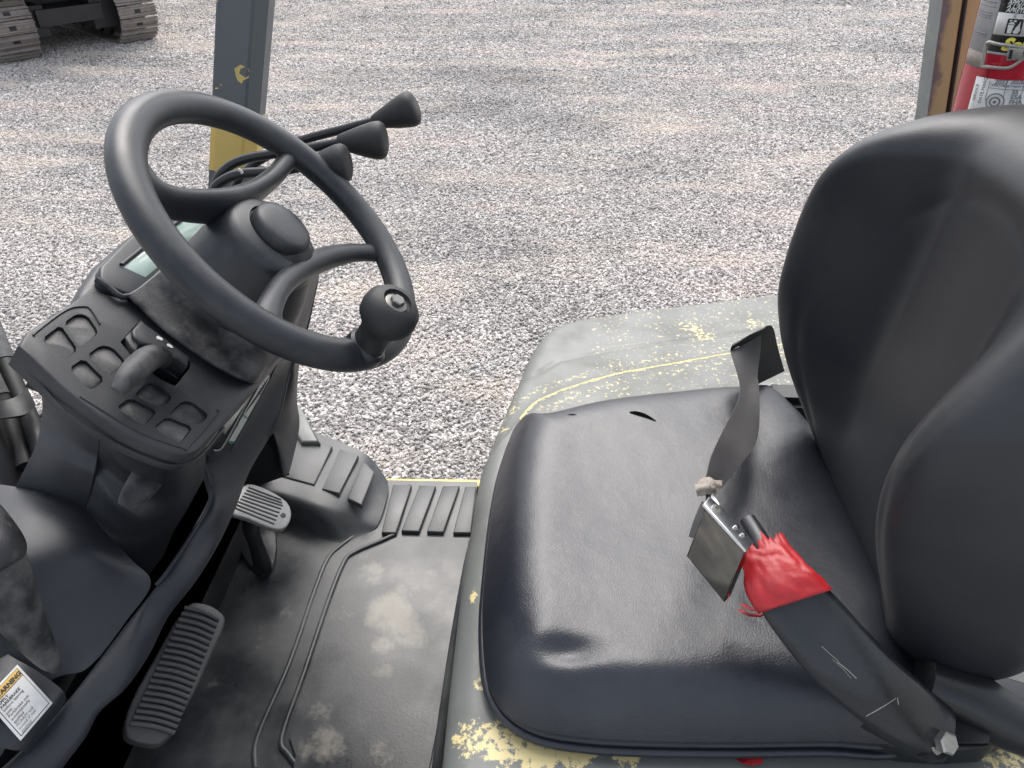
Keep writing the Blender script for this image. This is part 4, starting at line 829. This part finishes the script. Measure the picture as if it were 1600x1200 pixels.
# web between the lower spoke and the rim, thin recessed inner lip
lathe('wheel_hub', WC, WN, [(.0, -.095), (.067, -.095), (.066, -.07), (.064, -.045), (.0615, -.028), (.0585, -.019), (.054, -.0125), (.048, -.009), (.041, -.0070), (.0382, -.006), (.0370, -.010), (.0, -.010)], 'wheel', SW, seg=56)
lathe('steering_column', WC-WN*.035, (-.42, 0, -1), [(.045, -.02), (.0585, 0), (.059, .03), (.060, .05), (.059, .075), (.057, .09)], 'wheel', FL, seg=48)
lathe('horn_button', WC, WN, [(.0, -.018), (.0348, -.018), (.0352, -.004), (.0350, .002), (.0333, .0060), (.028, .0085), (.018, .0099), (.009, .0105), (.003, .0107)], 'wheel', SW, seg=48, auto=radians(60))
kb = Wp(572, 542, .010); KN = WN
kd = Wp(605, 494, .062)-kb; kl = np.linalg.norm(kd); 
lathe('spinner_base', kb, KN, [(.020, -.014), (.0235, -.008), (.0235, .004), (.020, .008)], 'wheel', SW, seg=32)
SK = lathe('spinner_knob', kb, kd, [(.0190, .004), (.0185, .012), (.0185, .024), (.0200, .034), (.0250, .042), (.0302, .050), (.0315, .059), (.0300, .069), (.0240, .077), (.0158, .0795), (.0152, .0765), (.0138, .0745), (.0, .074)], 'knob', SW, seg=44, auto=radians(60))
kn = kd/kl; bc = kb+kn*.0745
lathe('knob_washer', bc, kn, [(.0125, 0), (.0125, .0015), (.011, .002), (.0, .002)], 'bolt_dark', SW, seg=28)
lathe('knob_bolt', bc, kn, [(.0075, .001), (.0078, .002), (.0078, .006), (.0066, .0072), (.0, .0072)], 'bolt_dark', SW, seg=6, smooth=False)

# --- hydraulic levers behind the wheel
def lever(px, Ys, r_, label=None):
    P = [PY(x, y, Y) for (x, y), Y in zip(px, Ys)]
    o = sweep('hydraulic_lever', P, r_, 'blackpaint', FL, n=6, seg=14); return o, P
def knob(parent, a, b, rs, mat='knob'):
    a = np.array(a); b = np.array(b); L = np.linalg.norm(b-a)
    prof = [(r, h*L) for h, r in rs]
    return lathe('lever_knob', a, b-a, prof, mat, parent, seg=28, auto=radians(70))
KP = [(-.02, .0), (-.02, .0085), (.05, .0105), (.25, .0145), (.5, .0195), (.75, .0235), (.88, .0240), (.96, .0215), (1.0, .016), (1.005, .0)]
o, P = lever([(590, 188), (540, 201), (470, 220), (425, 240), (390, 262), (368, 290), (356, 340), (350, 420)], [1.08]*8, .0065)
knob(o, PY(585, 190, 1.08), PY(651, 167, 1.08), [(h, r*1.02) for h, r in KP])
o, P = lever([(536, 222), (480, 232), (430, 240), (385, 248), (355, 262), (338, 285), (332, 330), (330, 420)], [1.02]*8, .0068)
knob(o, PY(530, 222, 1.02), PY(603, 219, 1.02), [(h, r*1.08) for h, r in KP])
o, P = lever([(506, 252), (460, 263), (420, 268), (380, 271), (352, 280), (333, 300), (328, 350), (326, 420)], [.97]*8, .0068)
knob(o, PY(478, 262, .97), PY(545, 254, .97), [(h, r*1.08) for h, r in KP])
sweep('lever_mark', [PY(372, 264.5, .962), PY(376, 267, .962), PY(379, 271, .962)], .002, 'white', FL, n=3, seg=6)
for (x, y, Y) in ((603, 219, 1.02), (545, 254, .97)):
    pass

# --- overhead guard: pillars and roof
def post(name, a, b, wx, wy, mat, parent, bev, wearf, n=60):
    """box section post from a to b, with chamfered far edge and folded near lip"""
    a = np.array(a, float); b = np.array(b, float); prof = [(-wx, -wy*.55), (-wx*.72, -wy*.62), (-wx*.66, -wy), (wx*.50, -wy), (wx*.62, -wy*.92), (wx, -wy*.15), (wx, wy), (-wx, wy)]
    if bev: prof = [(-wx, -wy), (-wx*.25, -wy), (-wx*.22, -wy*.6), (0, -wy*.6), (wx, -wy*.6), (wx, wy), (-wx, wy)]
    V = []; k = len(prof)
    for i in range(n+1):
        p = a+(b-a)*i/n
        V += [p+np.array([u, v, 0]) for u, v in prof]
    Fc = [(i*k+j, i*k+(j+1) % k, (i+1)*k+(j+1) % k, (i+1)*k+j) for i in range(n) for j in range(k)]+[tuple(range(k)), tuple(n*k+j for j in range(k))]
    return mesh(name, V, Fc, mat, parent, smooth=False, wear=[wearf(v) for v in V] if not bev else [(.33 if u < -wx*.9 else .9) for i in range(n+1) for u, _ in prof])
pa = PY(358, 292, 1.25); pb = PY(376, 0, 1.25)
dirp = (pb-pa)/(pb-pa)[2]
zlo, zhi = PY(358, 263, 1.25)[2], PY(366, 190, 1.25)[2]
chipc = PY(379, 118, 1.215); chip2 = PY(330, 140, 1.25)
def fw_(v):
    w_ = .15
    if zlo < v[2] < zhi: w_ = .9
    elif zlo-.006 < v[2] < zhi+.006: w_ = .5
    if v[0] < (pa+dirp*(v[2]-pa[2]))[0]-.036 and v[2] > zhi: w_ = max(w_, .38)
    return w_
for y in (1.27, .26):
    FP_ = post('front_pillar', pa+dirp*(.62-pa[2])+np.array([0, y-1.25, 0]), pa+dirp*(2.12-pa[2])+np.array([0, y-1.25, 0]), .040, .028, 'pillar', FL, 0, fw_ if y > 1 else (lambda v: .15), n=240)
    if y > 1:
        onp = onmesh(FP_)
        for pts in ([(368, 108), (376, 104), (388, 105), (391, 112), (389, 121), (383, 124), (377, 132), (372, 127), (369, 118)], [(336, 137), (343, 137), (343, 139), (336, 139)], [(344, 132), (346, 132), (346, 134), (344, 134)]):
            plate('paint_chip', [onp(x, y_, .0006) for x, y_ in pts], (0, -1, 0), .0004, 'yellow', FP_, 0, rough=.35 if len(pts) > 5 else 0)
ra = PY(1477, 168, 1.24); rb = PY(1502, 0, 1.24); dirr = (rb-ra)/(rb-ra)[2]
for y in (1.24, .24):
    q0 = ra+dirr*(.95-ra[2])+np.array([0, y-1.24, 0]); q1 = ra+dirr*(2.12-ra[2])+np.array([0, y-1.24, 0])
    RP = post('rear_pillar', q0, q1, .036, .022, 'pillar_rear', FL, 1, lambda v, q_=(y-1.24): (.15 if v[0] < (ra+dirr*(v[2]-ra[2]))[0]-.0085 else (.62 if v[0] < (ra+dirr*(v[2]-ra[2]))[0]+.01 else .75)), n=80)
    if y > 1:
        off = np.array([-.001, -.0145, 0]); sweep('pillar_channel', [q0+off, q1+off], (.004, .003), 'dark', RP, n=2, seg=6)
for y in (.26, 1.25): sweep('roof_rail', [pa+dirp*(2.12-pa[2])+np.array([-.02, y-1.25, 0]), ra+dirr*(2.12-ra[2])+np.array([.05, y-1.24, 0])], (.03, .025), 'pillar', FL, n=2, seg=4, smooth=False)
x0 = (pa+dirp*(2.12-pa[2]))[0]; x1 = (ra+dirr*(2.12-ra[2]))[0]
for i in range(7):
    x = x0+(x1-x0)*i/6; box('roof_bar', (x-.012, .27, 2.10), (x+.012, 1.24, 2.145), 'pillar', FL, .003)
# --- hoses at the front left
for i, (px, r_) in enumerate((([(-30, 470, 1.22), (-2, 540, 1.18), (18, 590, 1.15), (40, 640, 1.12), (60, 690, 1.10), (70, 730, 1.08)], .014), ([(-40, 540, 1.20), (-12, 600, 1.16), (8, 640, 1.13), (26, 690, 1.10), (40, 730, 1.08)], .0145), ([(-60, 600, 1.2), (-20, 660, 1.14), (5, 710, 1.10), (20, 760, 1.06)], .016))):
    H_ = sweep('hydraulic_hose', [Pz(*q) for q in px], r_, 'hose', FL, n=5, seg=16)
    if i < 2: sweep('hose_sleeve', [Pz(*q) for q in px[:2]]+[Pz(*[(a+b)/2 for a, b in zip(px[1], px[2])])], r_*1.12, 'braid', H_, n=5, seg=16)
sweep('hose_clamp', [Pz(-20, 628, 1.15), Pz(8, 626, 1.16), Pz(30, 620, 1.155), Pz(44, 606, 1.14)], [(.004, .02)]*4, 'rust', FL, n=5, seg=12, nrm=(.3, -.3, .9)) if False else None
patch('hose_clamp', [[Pz(-25, 626, 1.165), Pz(5, 626, 1.17), Pz(28, 618, 1.165), Pz(42, 604, 1.15)], [Pz(-22, 642, 1.16), Pz(8, 640, 1.165), Pz(36, 632, 1.16), Pz(50, 620, 1.145)], [Pz(-18, 656, 1.155), Pz(14, 652, 1.16), Pz(42, 646, 1.155), Pz(56, 632, 1.14)]], 'hose', FL, n=5, thick=.004)
sweep('hose_bracket', [Pz(-30, 650, 1.10), Pz(0, 690, 1.06), Pz(14, 715, 1.04)], (.012, .004), 'green', FL, n=3, seg=6)

# ---------------------------------------------------------------- fire extinguisher on the rear pillar
exd = dirr/np.linalg.norm(dirr); XR = .0635
# left silhouette through two measured points, cylinder just in front of the post
def exleft(y): return 1540+(1497-1540)*y/165
c0 = PY(exleft(165), 165, 1.11)+np.array([XR*.93, -.01, 0]); c1 = PY(exleft(0), 0, 1.11)+np.array([XR*.93, -.01, 0])
exd = (c1-c0)/np.linalg.norm(c1-c0)
eb = c0-exd*.12
EX = empty('fire_extinguisher', tuple(eb), 'red fire extinguisher with black and white labels strapped to the rear pillar behind the seat', 'fire extinguisher')
exl = .42
lathe('cylinder', eb, exd, [(.04, 0), (.058, .002), (XR, .012), (XR, exl-.05), (.055, exl-.025), (.035, exl-.008), (.02, exl), (.02, exl+.02)], 'red', EX, seg=64)
tov = CAM-c0; tov = tov-exd*(tov@exd); tov /= np.linalg.norm(tov); sid = np.cross(tov, exd)
if sid[0] < 0: sid = -sid
def XS(a, h, r=0): return eb+exd*h+(tov*cos(a)+sid*sin(a))*(XR+r)      # a: angle from camera-facing line, to the right
def exband(name, a0, a1, h0, h1, mat, r, parent=EX, n=14):
    V = []; 
    for i in range(n+1):
        a = a0+(a1-a0)*i/n; V += [XS(a, h0, r), XS(a, h1, r), XS(a, h0, r-.0004), XS(a, h1, r-.0004)]
    Fc = []
    for i in range(n):
        b = 4*i; Fc += [(b, b+4, b+5, b+1), (b+2, b+3, b+7, b+6), (b, b+2, b+6, b+4), (b+1, b+5, b+7, b+3)]
    Fc += [(0, 1, 3, 2), (4*n, 4*n+2, 4*n+3, 4*n+1)]
    return mesh(name, V, Fc, mat, parent)
def hof(y):        # height on the cylinder seen at picture row y
    d = (c1-c0); best = min(np.linspace(-.6, 2.5, 1200), key=lambda k: abs(proj_y(c0+d*k+tov*XR)-y)); return np.linalg.norm(c0+d*best-eb) if best > -.9 else 0
def proj_y(p): q = p-CAM; return 600-F*(q@up)/(q@fw)
h0, h1, h2, h3, h4, h5 = [hof(y) for y in (168, 126, 90, 84, 57, 22)]
hT = exl-.055
exband('label_strip', -1.30, -.62, h2+.001, hT, 'labelgrey', .0006)
exband('strip_tail', -1.28, -.66, h2-.018, h2+.001, 'frayed', .0007)
LB = exband('label', -.62, 1.4, h3, hT, 'labelblack', .0007, n=30)
exband('label_edge', -.63, 1.4, h3-.003, h3, 'labelgrey', .0007, n=30)
exband('pictogram_band', -.61, 1.4, h4, h5, 'white', .0011, LB, n=30)
for k, y in enumerate((26, 31, 35, 60, 64)):
    exband('barcode', -1.2, -.75, hof(y), hof(y)+.0012+.0006*(k % 2), 'greyink', .0010)
for k in range(7): exband('barcode', -1.22, -.70, h5+.004+.005*k, h5+.0055+.005*k, 'greyink' if k % 2 else 'frayed', .0010)
def pict(a0, hb, s, kind):
    def q(u, v, r=.0016): return XS(a0+u*s/XR, hb+v*s, r)
    P = []
    sq = [(.06, 0), (.94, 0), (1, .06), (1, .94), (.94, 1), (.06, 1), (0, .94), (0, .06)]
    plate('pictogram', [q(*p) for p in sq], q(.5, .5, 1)-q(.5, .5, 0), .0003, 'labelblack', LB, 0)
    if kind == 0: shp = [[(.16, .05), (.42, .05), (.50, .60), (.12, .60)], [(.10, .64), (.54, .64), (.40, .80), (.22, .78)], [(.14, .82), (.3, .86), (.28, .93), (.16, .92)], [(.5, .14), (.62, .05), (.85, .08), (.94, .3), (.86, .5), (.84, .86), (.74, .6), (.62, .44), (.6, .3)], [(.38, .84), (.55, .80), (.6, .90), (.45, .93)]]
    else: shp = [[(.06, .3), (.3, .62), (.55, .5), (.5, .3), (.3, .15)]]
    for p_ in shp: plate('symbol', [q(u, v, .0021) for u, v in p_], q(.5, .5, 1)-q(.5, .5, 0), .0003, 'white', LB, 0)
hp = hof(54); s_ = (hof(30)-hp)
pict(-.38, hp, s_, 0); pict(.12, hp, s_, 1)
for u in (-.28,): text('lettering', 'WARNING', .0065, lambda a, b: XS(-.16+a/XR, hof(28)+b*1.0, .0016), 'labelgrey', LB, sub=.01)
exband('triangle', -.30, -.25, hof(28), hof(28)+.005, 'labelgrey', .0016, LB, n=2)
text('lettering', 'Sentry', .021, lambda a, b: XS(-.36+a/XR, hof(79)+b*.95, .0014), 'labelyellow', LB, shear=.3, sub=.006, bold=.0012)
for s, y in (('APPUYER, BALAYER', 8), ("A L'AUTRE", 13.5), ('APRETE, BARRO', 20), ('DE MANIERE', 1.5)):
    text('lettering', s, .0064, lambda a, b: XS(-.46+a/XR, hof(y)+b, .0014), 'white', LB, shear=.25, sub=.008, bold=.0002)
IL = exband('inspection_label', -.72, 1.4, hof(172)-.05, h1, 'white', .0007, n=30)
ytop = h1
def IT(s, a0, y, size, mat='ink', rot=False, bold=0):
    hb = hof(y)
    if rot: text('lettering', s, size, lambda a, b: XS(a0-b/XR, hb+a, .0013), mat, IL, bold=bold)
    else: text('lettering', s, size, lambda a, b: XS(a0+a/XR, hb+b, .0013), mat, IL, sub=.006, bold=bold)
IT('2027', -.30, 132, .0075, 'greyink', bold=.0002); IT('2026', -.02, 131, .0075, 'greyink', bold=.0002); IT('JAN | MAR | MAY | JUL', -.34, 137, .0045, 'greyink')
for a_ in (-.40, -.08, .22): exband('rule', a_, a_+.008, hof(160), hof(129), 'greyink', .0013, IL, n=1)
exband('rule', -.38, 1.3, hof(134), hof(134)+.0004, 'greyink', .0013, IL); exband('rule', -.38, 1.3, hof(140), hof(140)+.0004, 'greyink', .0013, IL)
IT('SERVICE', -.60, 164, .006, rot=True); IT('DATE MARQUEE', -.46, 166, .006, rot=True)
gc = -.20; 
for r_, mt in ((.011, 'greyink'), (.0095, 'white'), (.0065, 'greyink'), (.0045, 'white'), (.002, 'greyink')):
    hc = hof(160); q = [XS(gc+r_*cos(t)/XR, hc+r_*sin(t), .0013+.0003*(.012-r_)/.002) for t in np.linspace(0, 2*pi, 20, endpoint=False)]
    plate('gauge_mark', q, XS(gc, hc, 1)-XS(gc, hc, 0), .0002, mt, IL, 0)
for k, s in enumerate(('SS', 'ESA', 'FHA')): IT(s, .05, 146+k*8, .008, 'greyink', bold=.0002)
def XPw(x, y, out=.006):
    """point in front of the cylinder seen at (x, y)"""
    d = ray(x, y); lo, hi = .3, 3
    best = None
    for t in np.linspace(.6, 1.6, 4000):
        p = CAM+d*t; v = p-eb; r_ = np.linalg.norm(v-exd*(v@exd))
        if r_ < XR+out: return p
        if best is None or r_ < best[0]: best = (r_, p)
    return best[1]
SB = sweep('strap_wire', [XPw(x, y) for x, y in ((1534, 104), (1538, 85), (1541, 70), (1546, 66), (1560, 69), (1582, 72), (1610, 76))], .0022, 'steel', EX, n=6, seg=10)
sweep('strap_wire', [XPw(x, y) for x, y in ((1534, 103), (1550, 105), (1575, 106), (1590, 98), (1604, 88), (1615, 84))], .0022, 'steel', EX, n=6, seg=10)
q = [XPw(x, y, .009) for x, y in ((1575, 74), (1600, 76), (1597, 94), (1572, 95))]
plate('strap_latch', q, tov, .006, 'steel', SB, .001)
plate('latch_slot', [XPw(x, y, .0098) for x, y in ((1578, 78), (1583, 78), (1580, 92), (1575, 92))], tov, .001, 'dark', SB, 0)

# ---------------------------------------------------------------- scrap of tape on the hood
def scrap():
    P = [(1144, 1170), (1152, 1168), (1160, 1176), (1172, 1178), (1182, 1164), (1188, 1160), (1192, 1172), (1190, 1183), (1176, 1186), (1160, 1184)]
    bm = bmesh.new(); O = [np.array(Pz(x, y+13, 1.0405)) for x, y in P]; c = sum(O)/len(O); c[2] += .004
    V = [c]+[o+np.array([0, 0, .001+.0045*abs(sin(i*1.9))]) for i, o in enumerate(O)]; bm.free()
    o = mesh('tape_scrap', V, [(0, i+1, (i+1) % len(O)+1) for i in range(len(O))], 'tape', None, smooth=False)
    md = o.modifiers.new('s', 'SOLIDIFY'); md.thickness = .0006; o['label'] = 'torn curl of red tape lying on the worn hood edge below the seat'; o['category'] = 'tape scrap'
    # put its origin where it lies
    o.data.transform(Matrix.Translation(-Vector(c))); o.location = c
scrap()
